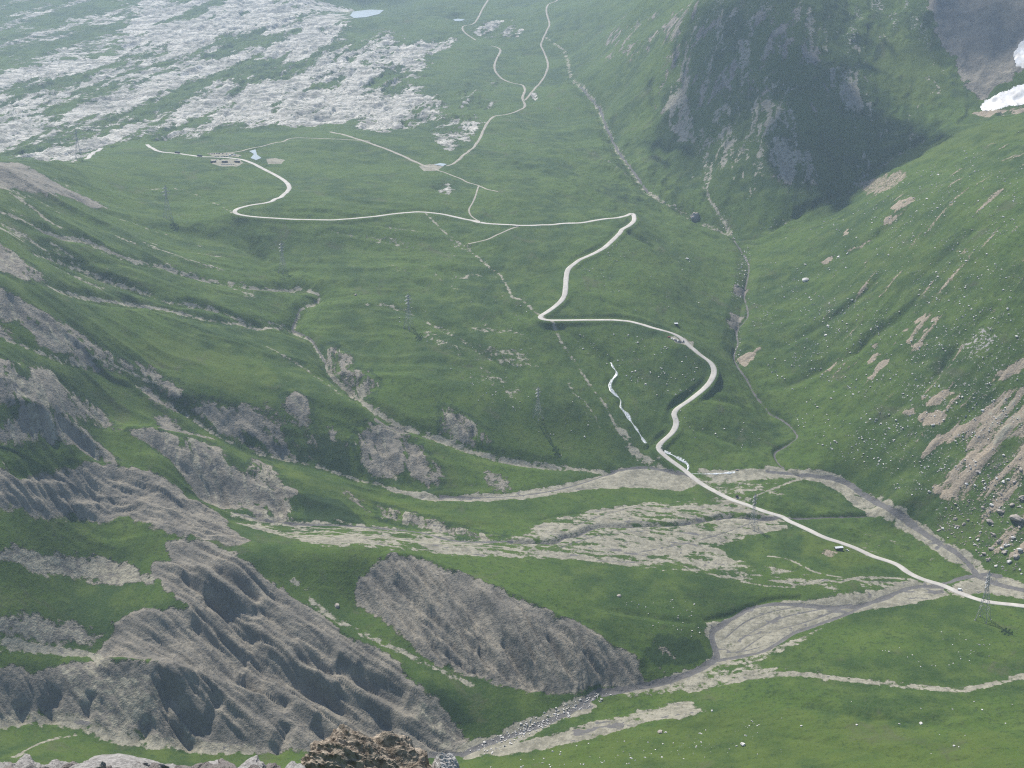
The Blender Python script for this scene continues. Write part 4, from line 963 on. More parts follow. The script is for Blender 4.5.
def ground_material():
    N = NT('alpine_ground')
    pos = N.n('ShaderNodeTexCoord').outputs['Object']
    A = N.n('ShaderNodeAttribute', attribute_name='cover_a'); B = N.n('ShaderNodeAttribute', attribute_name='cover_b')
    sa = N.n('ShaderNodeSeparateColor'); N.l(A.outputs['Color'], sa.inputs[0])
    sb = N.n('ShaderNodeSeparateColor'); N.l(B.outputs['Color'], sb.inputs[0])
    shale, gravel, karst = sa.outputs[0], sa.outputs[1], sa.outputs[2]; tan = A.outputs['Alpha']
    dry_lit, wet_shade, stony = sb.outputs[0], sb.outputs[1], sb.outputs[2]; dark_green = B.outputs['Alpha']
    n_big = N.noise(pos, 1 / 130, 4, .6)
    n_mid = N.noise(pos, 1 / 28, 5, .65)
    n_sm = N.noise(pos, 1 / 7, 5, .7)
    n_fine = N.noise(pos, 1 / 2.2, 3, .7)
    # grass
    g = N.mix(N.ramp(n_big, .38, .62), (.027, .056, .011), (.056, .097, .014))
    g = N.mix(N.math('MULTIPLY', N.ramp(n_mid, .42, .66), .75), g, (.080, .118, .022))
    g = N.mix(N.math('MULTIPLY', N.ramp(n_sm, .48, .66), .65), g, (.016, .038, .010))
    g = N.mix(N.math('MULTIPLY', N.ramp(N.math('ADD', dry_lit, N.math('MULTIPLY', N.math('SUBTRACT', n_mid, .5), 1.6)), .25, .95), .75), g, (.070, .102, .016))
    g = N.mix(N.math('MULTIPLY', N.ramp(n_fine, .48, .68), .5), g, (.078, .104, .032))
    g = N.mix(N.math('MULTIPLY', N.ramp(N.noise(pos, 1 / 3.6, 4, .75), .52, .68), .55), g, (.014, .034, .011))
    # brown worn patches in the sward
    g = N.mix(N.math('MULTIPLY', N.ramp(N.noise(pos, 1 / 70, 7, .72, .6), .56, .68), .5), g, (.075, .078, .042))
    g = N.mix(N.math('MULTIPLY', N.ramp(N.math('ADD', dark_green, N.math('SUBTRACT', n_sm, .5)), .3, .6), .75), g, (.020, .042, .014))
    col = g

    def cover(col, mask, noise, k, colour, lo=.4, hi=.6):
        f = N.ramp(N.math('ADD', mask, N.math('MULTIPLY', N.math('SUBTRACT', noise, .5), k)), lo, hi)
        return N.mix(f, col, colour), f

    # scattered stones (speckles of pale rock)
    st = N.mix(n_fine, (.16, .15, .14), (.42, .40, .37))
    n_stone = N.noise(pos, 1 / 4.5, 4, .75)
    col, f_st = cover(col, stony, n_stone, 2.6, st, .72, .86)
    # bare earth
    tn = N.mix(n_sm, (.28, .23, .165), (.17, .145, .11))
    tn = N.mix(N.ramp(n_fine, .4, .7), tn, (.34, .29, .215))
    col, f_tn = cover(col, tan, N.math('ADD', N.math('MULTIPLY', n_sm, .6), N.math('MULTIPLY', n_fine, .4)), 1.5, tn)
    # shale: blue-grey with paler weathered crust
    sh = N.mix(N.ramp(n_mid, .35, .68), (.145, .136, .114), (.240, .218, .172))
    sh = N.mix(N.math('MULTIPLY', N.ramp(n_sm, .46, .75), .4), sh, (.265, .235, .190))
    sh = N.mix(N.math('MULTIPLY', N.ramp(n_fine, .5, .68), .55), sh, (.085, .080, .078))
    n_edge = N.math('ADD', N.math('MULTIPLY', n_sm, .65), N.math('MULTIPLY', n_mid, .35))
    col, f_sh = cover(col, shale, n_edge, 1.5, sh)
    # gravel
    gr = N.mix(N.ramp(n_edge, .38, .62), (.172, .163, .122), (.295, .278, .212))
    gr = N.mix(N.math('MULTIPLY', N.ramp(n_fine, .45, .75), .6), gr, (.12, .115, .098))
    col, f_gr = cover(col, gravel, n_edge, 1.8, gr)
    wt = N.mix(n_sm, (.075, .073, .070), (.165, .158, .147))
    col, f_wt = cover(col, wet_shade, n_sm, .9, wt)
    # limestone, its joints running one way
    mp = N.n('ShaderNodeMapping'); mp.inputs['Rotation'].default_value = (0, 0, -math.atan2(kd[1], kd[0])); mp.inputs['Scale'].default_value = (.22, 1, 1)
    N.l(pos, mp.inputs['Vector']); kp = mp.outputs[0]
    ks = N.mix(N.ramp(N.noise(kp, 1 / 26, 7, .72), .38, .62), (.21, .205, .18), (.52, .50, .445))
    ks = N.mix(N.math('MULTIPLY', N.ramp(N.noise(kp, 1 / 6, 5, .75), .50, .60), .75), ks, (.075, .095, .06))
    n_k = N.math('ADD', N.math('MULTIPLY', N.noise(kp, 1 / 12, 6, .75), .75), N.math('MULTIPLY', n_mid, .25))
    col, f_ks = cover(col, karst, n_k, 2.6, ks, .38, .52)
    # bump
    bh = N.math('ADD', N.math('MULTIPLY', n_sm, 2.0), N.math('MULTIPLY', n_fine, .7))
    rock = N.math('MAXIMUM', N.math('MAXIMUM', f_sh, f_ks), N.math('MAXIMUM', N.math('MULTIPLY', f_tn, .5), N.math('MULTIPLY', f_gr, .25)))
    bh = N.math('MULTIPLY', bh, N.math('ADD', N.math('MULTIPLY', rock, .9), .6))
    bp = N.n('ShaderNodeBump'); bp.inputs['Strength'].default_value = .9; bp.inputs['Distance'].default_value = 1.0
    N.l(bh, bp.inputs['Height'])
    p = N.n('ShaderNodeBsdfPrincipled'); N.l(col, p.inputs['Base Color']); p.inputs['Roughness'].default_value = .95
    p.inputs['Specular IOR Level'].default_value = .15
    N.l(bp.outputs['Normal'], p.inputs['Normal'])
    N.l(p.outputs[0], N.out.inputs['Surface'])
    return N.m


def simple(name, c0, c1=None, scale=1.0, rough=.8, spec=.3, metal=0.0, bump=0.0, detail=4):
    N = NT(name)
    p = N.n('ShaderNodeBsdfPrincipled')
    p.inputs['Roughness'].default_value = rough; p.inputs['Specular IOR Level'].default_value = spec; p.inputs['Metallic'].default_value = metal
    pos = N.n('ShaderNodeTexCoord').outputs['Object']
    nz = N.noise(pos, scale, detail, .65)
    c1 = c1 or tuple(v * .8 for v in c0)
    N.l(N.mix(N.ramp(nz, .35, .65), c0, c1), p.inputs['Base Color'])
    if bump:
        bp = N.n('ShaderNodeBump'); bp.inputs['Strength'].default_value = 1.0; bp.inputs['Distance'].default_value = bump
        N.l(nz, bp.inputs['Height']); N.l(bp.outputs['Normal'], p.inputs['Normal'])
    N.l(p.outputs[0], N.out.inputs['Surface'])
    return N.m


M_GROUND = ground_material()
ground = link('ground', new_mesh_grid('ground', X, Y, Z, {
    'cover_a': (MASKS['shale'], MASKS['gravel'], MASKS['karst'], MASKS['tan']),
    'cover_b': (MASKS['dry_lit'], MASKS['wet_shade'], MASKS['stony'], MASKS['dark_green'])}), M_GROUND)
tag(ground, 'green alpine valley floor and slopes cut by grey shale gullies', kind='structure')

M_ROAD = simple('pale_road', (.45, .425, .38), (.36, .34, .305), 1 / 14, .9, .2)
M_TRACK = simple('dirt_track', (.33, .30, .245), (.24, .225, .185), 1 / 9, .95, .1)
M_FOAM = simple('white_water', (.60, .62, .62), (.20, .22, .22), 1 / 2.5, .35, .5)


def ribbon(name, w3, half, mat, lift=0.12, wobble=0.0, seed=1, crown=0.0):
    p = w3[:, :2]; t = np.gradient(p, axis=0); t /= np.maximum(np.hypot(t[:, 0], t[:, 1]), 1e-6)[:, None]
    n = np.c_[-t[:, 1], t[:, 0]]
    s = np.r_[0, np.cumsum(np.hypot(*np.diff(p, axis=0).T))]
    hw = half * np.maximum(.25, 1 + wobble * fbm((s / 14).astype(f32)[None], np.full((1, len(s)), seed, f32), 3, seed)[0])
    us = (-1.0, -0.96, -0.4, 0.0, 0.4, 0.96, 1.0)
    rows = []
    for u in us:
        q = p + n * (hw * u)[:, None]
        zz = np.maximum(height(q[:, 0], q[:, 1]), w3[:, 2] - 0.3) + lift + crown * (1 - u * u)
        if abs(u) == 1.0:
            zz = zz - lift - crown - 0.6
        rows.append(np.c_[q, zz])
    R = np.stack(rows, 0)
    me = new_mesh_grid(name, R[..., 0], R[..., 1], R[..., 2], {})
    me.flip_normals()
    o = link(name, me, mat)
    o['kind'] = 'structure'
    return o


r = ribbon('road', road_lines[0], 4.2, M_ROAD, .18, .10, 3); r['label'] = 'pale road zigzagging down from the pass to the valley floor'
r = ribbon('road', road_lines[1], 4.6, M_ROAD, .18); r['label'] = 'short pale stretch of road beyond the left-hand brow'
for (w3, wd) in track_lines:
    o = ribbon('track', w3, wd / 2, M_TRACK, .10, .25, int(wd * 10))
    o['label'] = 'pale dirt track over the grass of the pass'
for (w3, wd) in brook_lines:
    o = ribbon('stream', w3, wd / 2 * 1.9, M_FOAM, .10, 1.7, int(wd * 10))
    o['label'] = 'white stream tumbling beside the road'
# ------------------------------------------------------------------ things: shared shape helpers
def box(bm, x0, x1, y0, y1, z0, z1, taper=0.0):
    v = [bm.verts.new(p) for p in ((x0, y0, z0), (x1, y0, z0), (x1, y1, z0), (x0, y1, z0),
                                   (x0 + taper, y0 + taper * .4, z1), (x1 - taper, y0 + taper * .4, z1), (x1 - taper, y1 - taper * .4, z1), (x0 + taper, y1 - taper * .4, z1))]
    for f in ((3, 2, 1, 0), (4, 5, 6, 7), (0, 1, 5, 4), (1, 2, 6, 5), (2, 3, 7, 6), (3, 0, 4, 7)):
        bm.faces.new([v[i] for i in f])


def bar(bm, a, b, w):
    a = Vector(a); b = Vector(b); d = (b - a)
    q = d.to_track_quat('Z', 'Y'); L = d.length
    vs = []
    for z in (0, L):
        for sx, sy in ((-1, -1), (1, -1), (1, 1), (-1, 1)):
            vs.append(bm.verts.new(a + q @ Vector((sx * w / 2, sy * w / 2, z))))
    for f in ((3, 2, 1, 0), (4, 5, 6, 7), (0, 1, 5, 4), (1, 2, 6, 5), (2, 3, 7, 6), (3, 0, 4, 7)):
        bm.faces.new([vs[i] for i in f])


def wheel_bm(x, y, r, w):
    bm = bmesh.new()
    bmesh.ops.create_cone(bm, cap_ends=True, segments=14, radius1=r, radius2=r, depth=w, matrix=Matrix.Translation((x, y, r)) @ Matrix.Rotation(math.pi / 2, 4, 'X'))
    return bm


def obj(name, bm, mat, parent=None, bevel=0.0, smooth=False):
    if bevel:
        bmesh.ops.bevel(bm, geom=list(bm.edges), offset=bevel, segments=2, affect='EDGES', clamp_overlap=True)
    bmesh.ops.recalc_face_normals(bm, faces=bm.faces)
    me = bpy.data.meshes.new(name); bm.to_mesh(me); bm.free()
    if smooth:
        me.polygons.foreach_set('use_smooth', np.ones(len(me.polygons), bool))
    return link(name, me, mat, parent)


def empty(name, loc=(0, 0, 0), rz=0.0):
    o = bpy.data.objects.new(name, None); C.objects.link(o); o.location = loc; o.rotation_euler = (0, 0, rz); o.empty_display_size = .2
    return o


def copy_tree(o, parent=None):
    c = o.copy(); C.objects.link(c)
    if parent is not None:
        c.parent = parent
    for ch in list(o.children):
        copy_tree(ch, c)
    return c


def recolour(root, old, new):
    for ch in list(root.children):
        for s in ch.material_slots:
            if s.material == old:
                s.link = 'OBJECT'; s.material = new


# ------------------------------------------------------------------ materials of things
M_STEEL = simple('galvanised_steel', (.34, .35, .355), (.26, .265, .27), 1.0, .6, .4, .3)
M_CONC = simple('concrete', (.36, .35, .33), None, 2, .9)
M_WHITE = simple('white_paint', (.80, .80, .78), (.74, .74, .72), .8, .35, .5)
M_SILVER = simple('silver_paint', (.46, .47, .48), (.42, .43, .44), .8, .3, .5, .3)
M_DARK = simple('dark_paint', (.030, .032, .040), (.024, .025, .03), .8, .3, .5)
M_BLUE = simple('blue_paint', (.035, .06, .14), (.03, .05, .12), .8, .3, .5)
M_RED = simple('red_paint', (.32, .05, .035), (.27, .04, .03), .8, .35, .5)
M_GLASS = simple('dark_glass', (.015, .018, .02), (.02, .024, .028), .5, .12, .5)
M_TYRE = simple('tyre_rubber', (.02, .02, .02), None, 3, .9)
M_WOOD = simple('weathered_boards', (.085, .065, .05), (.055, .042, .034), 2.5, .85)
M_ROOF = simple('pale_sheet_roof', (.72, .73, .73), (.62, .64, .65), .7, .45, .4)
M_LIME = simple('limestone_boulder', (.60, .58, .54), (.42, .40, .37), .35, .9, .2, 0, .25)
M_BROWN = simple('lichened_boulder', (.35, .31, .265), (.21, .19, .165), .35, .9, .2, 0, .25)
M_WATER = simple('lake_water', (.27, .32, .34), (.24, .29, .31), .02, .55, .2)
M_SNOW = simple('old_snow', (.76, .755, .75), (.60, .58, .55), .045, .7, .3, 0, .6)
M_INSUL = simple('insulator_glass', (.12, .11, .10), None, 2, .3)


# ------------------------------------------------------------------ pylons
def make_pylon():
    root = empty('pylon')
    H = 50.0
    w = lambda z: 4.3 * (1 - z / 34) + .9 if z < 34 else .9
    zs = [0, 7, 13, 18.5, 23, 27, 30.5, 34, 37, 40, 43, 46]
    bm = bmesh.new()
    cs = lambda z: [Vector((sx * w(z), sy * w(z), z)) for sx, sy in ((-1, -1), (1, -1), (1, 1), (-1, 1))]
    for z0, z1 in zip(zs[1:-1], zs[2:]):
        A, B = cs(z0), cs(z1)
        for i in range(4):
            j = (i + 1) % 4
            bar(bm, A[i], B[i], .2); bar(bm, A[i], B[j], .14); bar(bm, A[j], B[i], .14); bar(bm, B[i], B[j], .14)
    for c in cs(46):
        bar(bm, c, (0, 0, H), .28)
    obj('lattice_body', bm, M_STEEL, root)
    A, B = cs(0), cs(7)
    for i in range(4):
        bm = bmesh.new(); j = (i + 1) % 4
        bar(bm, A[i], B[i], .26); m = (A[i] + A[j]) / 2 * .95 + Vector((0, 0, 3.5))
        bar(bm, A[i] * 1.0, (B[i] + B[j]) / 2, .2); bar(bm, A[j], (B[i] + B[j]) / 2, .2)
        obj('leg', bm, M_STEEL, root)
        bm = bmesh.new(); box(bm, A[i].x - .6, A[i].x + .6, A[i].y - .6, A[i].y + .6, -2.0, .4)
        obj('footing', bm, M_CONC, root, .06)
    for z, L in ((34.5, 6.0), (39.5, 7.6), (44.5, 5.4)):
        bm = bmesh.new()
        for s in (-1, 1):
            tip = Vector((s * L, 0, z + .2))
            for sy in (-.9, .9):
                bar(bm, (s * .9, sy, z), tip, .26); bar(bm, (s * .9, sy, z + 2.0), tip, .26)
                for t in (.3, .6):
                    bar(bm, Vector((s * .9, sy, z)).lerp(tip, t), Vector((s * .9, sy, z + 2)).lerp(tip, t * .8), .16)
        a = obj('cross_arm', bm, M_STEEL, root)
        for s in (-1, 1):
            bm = bmesh.new()
            for k in range(6):
                bmesh.ops.create_cone(bm, cap_ends=True, segments=8, radius1=.16, radius2=.1, depth=.22, matrix=Matrix.Translation((s * L, 0, z - .2 - .3 * k)))
            bar(bm, (s * L, 0, z + .2), (s * L, 0, z - 2.0), .06)
            obj('insulator', bm, M_INSUL, a)
    return root


PYL = [(983, 620, 60, 'tall grey lattice pylon standing where the road leaves the valley floor'),
       (753, 528, 47, 'grey lattice pylon standing in the gravel plain beside the straight road'),
       (538, 418, 46, 'grey lattice pylon on the green slope above the two gravel beds'),
       (409, 327, 52, 'grey lattice pylon beside the strip of pale rubble on the green hill'),
       (283, 272, 50, 'grey lattice pylon at the head of the main left-hand gully'),
       (168, 218, 56, 'grey lattice pylon on the meadow below the pass car park'),
       (79, 160, 58, 'dark lattice pylon on the brow in front of the limestone pavement')]
proto = None
locs = [at3(px, py) for px, py, _, _ in PYL]
for i, (px, py, h, lab) in enumerate(PYL):
    o = make_pylon() if proto is None else copy_tree(proto)
    proto = proto or o
    a, b_ = locs[max(0, i - 1)], locs[min(len(locs) - 1, i + 1)]
    o.location = (locs[i][0], locs[i][1], locs[i][2] - .1); o.scale = (h / 50,) * 3
    o.rotation_euler = (0, 0, math.atan2(b_[1] - a[1], b_[0] - a[0]) + math.pi / 2)
    tag(o, lab, 'pylon', 'pylons of the power line over the pass')


# ------------------------------------------------------------------ vehicles
def make_car(paint):
    root = empty('parked_car')
    bm = bmesh.new(); box(bm, -2.15, 2.15, -.88, .88, .32, .88, .06); obj('body', bm, paint, root, .12)
    bm = bmesh.new(); box(bm, -1.7, .95, -.80, .80, .88, 1.46, .5); obj('cabin', bm, M_GLASS, root, .06)
    bm = bmesh.new(); box(bm, -1.22, .42, -.60, .60, 1.44, 1.52, .05); obj('roof_panel', bm, paint, root, .03)
    for x in (-1.35, 1.35):
        for y in (-.80, .80):
            obj('wheel', wheel_bm(x, y, .33, .22), M_TYRE, root)
    return root


def make_van(paint):
    root = empty('parked_van')
    bm = bmesh.new(); box(bm, -2.7, 1.5, -1.0, 1.0, .4, 2.4, .08); obj('body', bm, paint, root, .12)
    bm = bmesh.new(); box(bm, 1.5, 2.7, -.97, .97, .4, 1.25, .1); obj('bonnet', bm, paint, root, .1)
    bm = bmesh.new(); box(bm, 1.46, 2.1, -.92, .92, 1.2, 2.15, .3); obj('windscreen', bm, M_GLASS, root, .05)
    for x in (-1.7, 1.8):
        for y in (-.9, .9):
            obj('wheel', wheel_bm(x, y, .38, .25), M_TYRE, root)
    return root


def make_coach(paint):
    root = empty('coach')
    bm = bmesh.new(); box(bm, -6, 6, -1.25, 1.25, .45, 1.7); obj('body', bm, paint, root, .1)
    bm = bmesh.new(); box(bm, -5.9, 5.95, -1.22, 1.22, 1.7, 2.8, .1); obj('window_band', bm, M_GLASS, root)
    bm = bmesh.new(); box(bm, -5.95, 5.9, -1.24, 1.24, 2.8, 3.3, .1); obj('roof', bm, paint, root, .08)
    for x in (-3.6, 4.0):
        for y in (-1.12, 1.12):
            obj('wheel', wheel_bm(x, y, .5, .3), M_TYRE, root)
    return root


CARS = {n: make_car(m) for n, m in (('white', M_WHITE), ('dark', M_DARK), ('silver', M_SILVER), ('blue', M_BLUE), ('red', M_RED))}
used = set()


def heading(p0, p1):
    a, b_ = at(*p0), at(*p1)
    return math.atan2(b_[1] - a[1], b_[0] - a[0])


def settle(o, x, y, rz, lift=0.0):
    e = 2.0; c, s = math.cos(rz), math.sin(rz)
    zf, zb = height(x + c * e, y + s * e), height(x - c * e, y - s * e)
    zl, zr = height(x - s, y + c), height(x + s, y - c)
    o.location = (x, y, float((zf + zb) / 2) + lift)
    o.rotation_euler = (float(math.atan2(zl - zr, 2)), float(-math.atan2(zf - zb, 2 * e)), rz)


def park(kind, px, py, rz, label, group, lift=0.05):
    src = CARS[kind]
    o = src if kind not in used else copy_tree(src)
    used.add(kind)
    x, y = at(px, py)
    settle(o, x, y, rz, lift)
    tag(o, label, 'car', group)
    return o


hp = heading((205, 157), (240, 159))
G = 'cars parked at the pass'
for k in range(7):
    park('white', 222.0 + 1.9 * k + random.uniform(-.3, .3), 164.6, hp + math.pi / 2 + random.uniform(-.06, .06), 'small white car in the front row of the pass car park', G)
for px, py, kd_ in ((209.5, 154.2, 'dark'), (212, 154.0, 'silver'), (214.3, 153.9, 'dark'), (216.8, 153.8, 'blue'), (219.2, 153.8, 'dark'), (222.6, 153.9, 'dark'), (226.6, 154.1, 'silver')):
    park(kd_, px, py, hp + math.pi / 2 + random.uniform(-.06, .06), {'dark': 'small dark car in the back row of the pass car park', 'silver': 'small silver car in the back row of the pass car park', 'blue': 'small blue car in the back row of the pass car park'}[kd_], G)
for px, py, kd_ in ((215.6, 156.9, 'dark'), (218.0, 156.8, 'dark'), (221.8, 156.7, 'silver'), (224.5, 156.8, 'dark'), (227.0, 156.9, 'dark')):
    park(kd_, px, py, hp + random.uniform(-.05, .05), {'dark': 'dark car standing in the middle row along the road at the pass', 'silver': 'silver car standing in the middle row along the road at the pass'}[kd_], G, .2)
for px, py, kd_, lab in ((216.5, 160.2, 'silver', 'silver car near the dark coach in the pass car park'), (220.5, 159.8, 'dark', 'dark car alone just below the road at the pass car park'),
                         (237.2, 159.8, 'white', 'white car close to the road at the far end of the pass car park'), (240, 156.8, 'silver', 'silver car just above the road at the far end of the pass')):
    park(kd_, px, py, hp + .3, lab, G)
vn = make_van(M_WHITE)
x, y = at(230.3, 156.0); settle(vn, x, y, hp, .2); tag(vn, 'white van beside the dark car above the road at the pass', 'van', 'white vans at the pass')
v2 = copy_tree(vn); x, y = at(234.6, 155.3); settle(v2, x, y, hp + 1.2, .1); tag(v2, 'white van parked askew where the track leaves the pass car park', 'van', 'white vans at the pass')
park('dark', 232.2, 154.8, hp + .2, 'dark car between the two white vans at the pass', G)
h0 = heading((163, 152), (190, 155.2)); h1 = heading((190, 155.2), (205, 157))
ch0 = make_coach(M_DARK)
for k, (px, py, hh, lab) in enumerate(((177.5, 153.3, h0, 'dark coach on the road farthest along towards the brow'), (199.8, 156.6, h1, 'dark coach on the road just short of the pass car park'),
                                       (213.4, 162.6, hp + .9, 'dark coach parked at the end of the pass car park'), (224.8, 162.6, hp + .4, 'dark coach parked behind the row of white cars'), (237.2, 162.6, hp, 'dark coach parked at the road end of the pass car park'))):
    o = ch0 if k == 0 else copy_tree(ch0)
    x, y = at(px, py); settle(o, x, y, hh, .22 if k < 2 else .05)
    tag(o, lab, 'coach', 'coaches at the pass')
# lay-by on the bend
hl = heading((668, 338), (690, 344))
for k, kd_ in enumerate(('white', 'white', 'blue', 'white', 'dark', 'silver', 'dark')):
    lab = {'white': 'white car parked in the lay-by on the inside of the road bend', 'blue': 'blue car parked in the lay-by between two white cars',
           'dark': 'dark car parked in the lay-by on the inside of the road bend', 'silver': 'silver car parked between two dark cars in the lay-by'}[kd_]
    park(kd_, 671.8 + 1.95 * k, 339.0 + 2.9 * math.sin(min(1, k / 5) * 1.4) * .95, hl + 1.25, lab, 'cars in the lay-by')
park('red', 669.0, 337.4, hl + .1, 'dull red car at the end of the lay-by row', 'cars in the lay-by')
park('white', 847.3, 551.0, heading((840, 542.5), (870, 555)), 'small white car parked beside the boarded trailer near the straight road', None)
CARS['white'].location = CARS['white'].location
vb = copy_tree(vn); x, y = at(960, 590.5); settle(vb, x, y, heading((950, 586), (970, 592)) + .25, .1); tag(vb, 'white van standing on the gravel beside the road at the stream crossing', 'van')


# ------------------------------------------------------------------ huts
def make_hut(name, L, Wd, Hh, wall, roof, rise):
    root = empty(name)
    bm = bmesh.new(); box(bm, -L / 2, L / 2, -Wd / 2, Wd / 2, -.6, Hh)
    for sx in (-1, 1):                  # gables
        v = [bm.verts.new(p) for p in ((sx * L / 2, -Wd / 2, Hh + .01), (sx * L / 2, Wd / 2, Hh + .01), (sx * L / 2, 0, Hh + rise))]
        bm.faces.new(v)
    obj('wall', bm, wall, root)
    bm = bmesh.new()
    for s in (-1, 1):
        bar_pts = [(-L / 2 - .4, s * (Wd / 2 + .4), Hh - .25), (L / 2 + .4, s * (Wd / 2 + .4), Hh - .25), (L / 2 + .4, 0, Hh + rise + .05), (-L / 2 - .4, 0, Hh + rise + .05)]
        a = [bm.verts.new(p) for p in bar_pts]; b2 = [bm.verts.new((p[0], p[1], p[2] + .16)) for p in bar_pts]
        bm.faces.new(a); bm.faces.new(b2)
        for i in range(4):
            bm.faces.new((a[i], a[(i + 1) % 4], b2[(i + 1) % 4], b2[i]))
    obj('roof', bm, roof, root)
    bm = bmesh.new(); box(bm, -.5, .5, -Wd / 2 - .06, -Wd / 2 + .02, -.3, min(2.0, Hh - .2)); obj('door', bm, M_GLASS, root)
    for sx in (-1, 1):
        bm = bmesh.new(); box(bm, sx * L * .3 - .45, sx * L * .3 + .45, -Wd / 2 - .05, -Wd / 2 + .02, Hh * .45, Hh * .8); obj('window', bm, M_GLASS, root)
    return root


o = make_hut('trailer', 8.2, 3.4, 2.7, M_WOOD, M_ROOF, .7)
x, y, z = at3(838.5, 549.5); o.location = (x, y, z); o.rotation_euler = (0, 0, .22); o.scale = (1.15,) * 3
tag(o, 'dark boarded trailer with white roof beside a bare patch near the straight road', 'trailer')
for sx in (-2.6, 2.6):
    for sy in (-1.5, 1.5):
        obj('wheel', wheel_bm(sx, sy, .42, .25), M_TYRE, o)
o = make_hut('hut', 5.0, 3.6, 2.1, M_WOOD, M_ROOF, .6)
x, y, z = at3(676, 324.5); o.location = (x, y, z); o.rotation_euler = (0, 0, .1)
tag(o, 'small white roofed hut above the road bend', 'hut')
o = make_hut('hut', 2.6, 2.2, 2.4, M_WOOD, M_WOOD, .5)
x, y, z = at3(736.8, 497); o.location = (x, y, z); o.rotation_euler = (0, 0, .4)
tag(o, 'tiny dark hut on gravel beside the straight road', 'hut')

# ------------------------------------------------------------------ rocks
def noise3(v, sc, seed, oct_=4, gain=.55):
    a = fbm((v[:, 0] * sc + v[:, 2] * sc * .73)[None].astype(f32), (v[:, 1] * sc - v[:, 2] * sc * .61)[None].astype(f32), oct_, seed, gain)[0]
    b_ = fbm((v[:, 1] * sc + v[:, 0] * sc * .35 + 7)[None].astype(f32), (v[:, 2] * sc * 1.1 + 3)[None].astype(f32), oct_, seed + 5, gain)[0]
    return (a + b_) * .7


def rock_mesh(name, sub, seed, squash=(1, 1, .7), rough=.5, cuts=7, mat=None, fine=0.0):
    r_ = random.Random(seed)
    bm = bmesh.new(); bmesh.ops.create_icosphere(bm, subdivisions=sub, radius=1)
    v = np.array([q.co[:] for q in bm.verts])
    for _ in range(cuts):               # broken faces
        n = np.array([r_.gauss(0, 1), r_.gauss(0, 1), r_.gauss(.1, .8)]); n /= np.linalg.norm(n)
        d = r_.uniform(.55, .85)
        s = v @ n
        v = np.where((s > d)[:, None], v - np.outer((s - d), n) * .95, v)
    v = v * (1 + rough * noise3(v, 1.3, seed))[:, None]
    if fine:
        v = v * (1 + fine * noise3(v, 5.5, seed + 40, 5, .65))[:, None]
    v = v * np.array(squash)
    for q, p in zip(bm.verts, v):
        q.co = p
    me = bpy.data.meshes.new(name); bm.to_mesh(me); bm.free()
    me.materials.append(mat)
    return me


BM_L = [rock_mesh('boulder', 3, 200 + k, (1.15, .9, .72), .45, 8, M_LIME) for k in range(6)]
BM_B = [rock_mesh('boulder', 3, 300 + k, (1.2, .9, .7), .45, 8, M_BROWN) for k in range(5)]


def inside_px(poly, px, py):
    c = False; j = len(poly) - 1
    for i in range(len(poly)):
        (xi, yi), (xj, yj) = poly[i], poly[j]
        if (yi > py) != (yj > py) and px < (xj - xi) * (py - yi) / (yj - yi) + xi:
            c = not c
        j = i
    return c


def rnd_in(poly):
    xs = [p[0] for p in poly]; ys = [p[1] for p in poly]
    while True:
        px, py = random.uniform(min(xs), max(xs)), random.uniform(min(ys), max(ys))
        if inside_px(poly, px, py):
            return px, py


def boulder(px, py, size, meshes, label, group, cat='boulder', name='boulder'):
    x, y, z = at3(px, py)
    o = bpy.data.objects.new(name, random.choice(meshes)); C.objects.link(o)
    s = size / 2
    o.scale = (s * random.uniform(.85, 1.2), s * random.uniform(.85, 1.2), s * random.uniform(.8, 1.15))
    o.rotation_euler = (random.uniform(-.3, .3), random.uniform(-.3, .3), random.uniform(0, 6.28))
    o.location = (x, y, z + s * .22)
    return tag(o, label, cat, group)


b0 = boulder(805.5, 280.5, 10.5, BM_L[:1], 'large pale boulder alone high on the right-hand grass slope', None)
me_p = rock_mesh('rock_pinnacle', 4, 411, (1, .9, 1.25), .5, 9, M_BROWN, .12)
o = link('rock_pinnacle', me_p); x, y, z = at3(695, 219); o.location = (x, y, z + 4); o.scale = (10, 9, 9); tag(o, 'jagged brown rock tower beside the upper stream', 'rock')
BIG = [(1000, 512, 13, 'B'), (990, 522, 12, 'B'), (1018, 520, 22, 'B'), (1022, 498, 14, 'B'), (999, 541, 9, 'B'), (992, 549, 9, 'B'), (1004, 553, 9, 'B'), (1013, 538, 8, 'L'), (1016, 557, 10, 'B'), (1009, 562, 7, 'L'),
       (988, 560, 8, 'B'), (984, 554, 8, 'B'), (943, 529, 6, 'L'), (938, 531, 5, 'B'), (978, 540, 6, 'L'), (975, 545, 5, 'L'), (1006, 546, 8, 'L'), (994, 535, 8, 'B'), (1020, 550, 8, 'L'), (968, 520, 6, 'B'), (983, 508, 7, 'B'), (1012, 505, 8, 'B'), (1021, 470, 9, 'B'), (1003, 482, 7, 'L'), (983, 481, 5, 'L'), (955, 528, 4, 'L'), (962, 532, 4, 'B'), (1020, 570, 6, 'L'), (996, 566, 5, 'L')]
for px, py, s, k in BIG:
    boulder(px, py, s * .7, BM_L if k == 'L' else BM_B, 'big angular boulder in the rockfall at the foot of the right-hand slope', 'rockfall boulders')
Z_DEB = [(935, 525), (955, 490), (985, 465), (1022, 440), (1022, 575), (1000, 570), (970, 550), (945, 540)]
for _ in range(75):
    px, py = rnd_in(Z_DEB)
    boulder(px, py, random.choice((1.8, 2.2, 2.6, 3.2, 4.2)), BM_L if random.random() < .5 else BM_B, 'medium stone block among the rockfall at the foot of the right-hand slope', 'rockfall blocks')
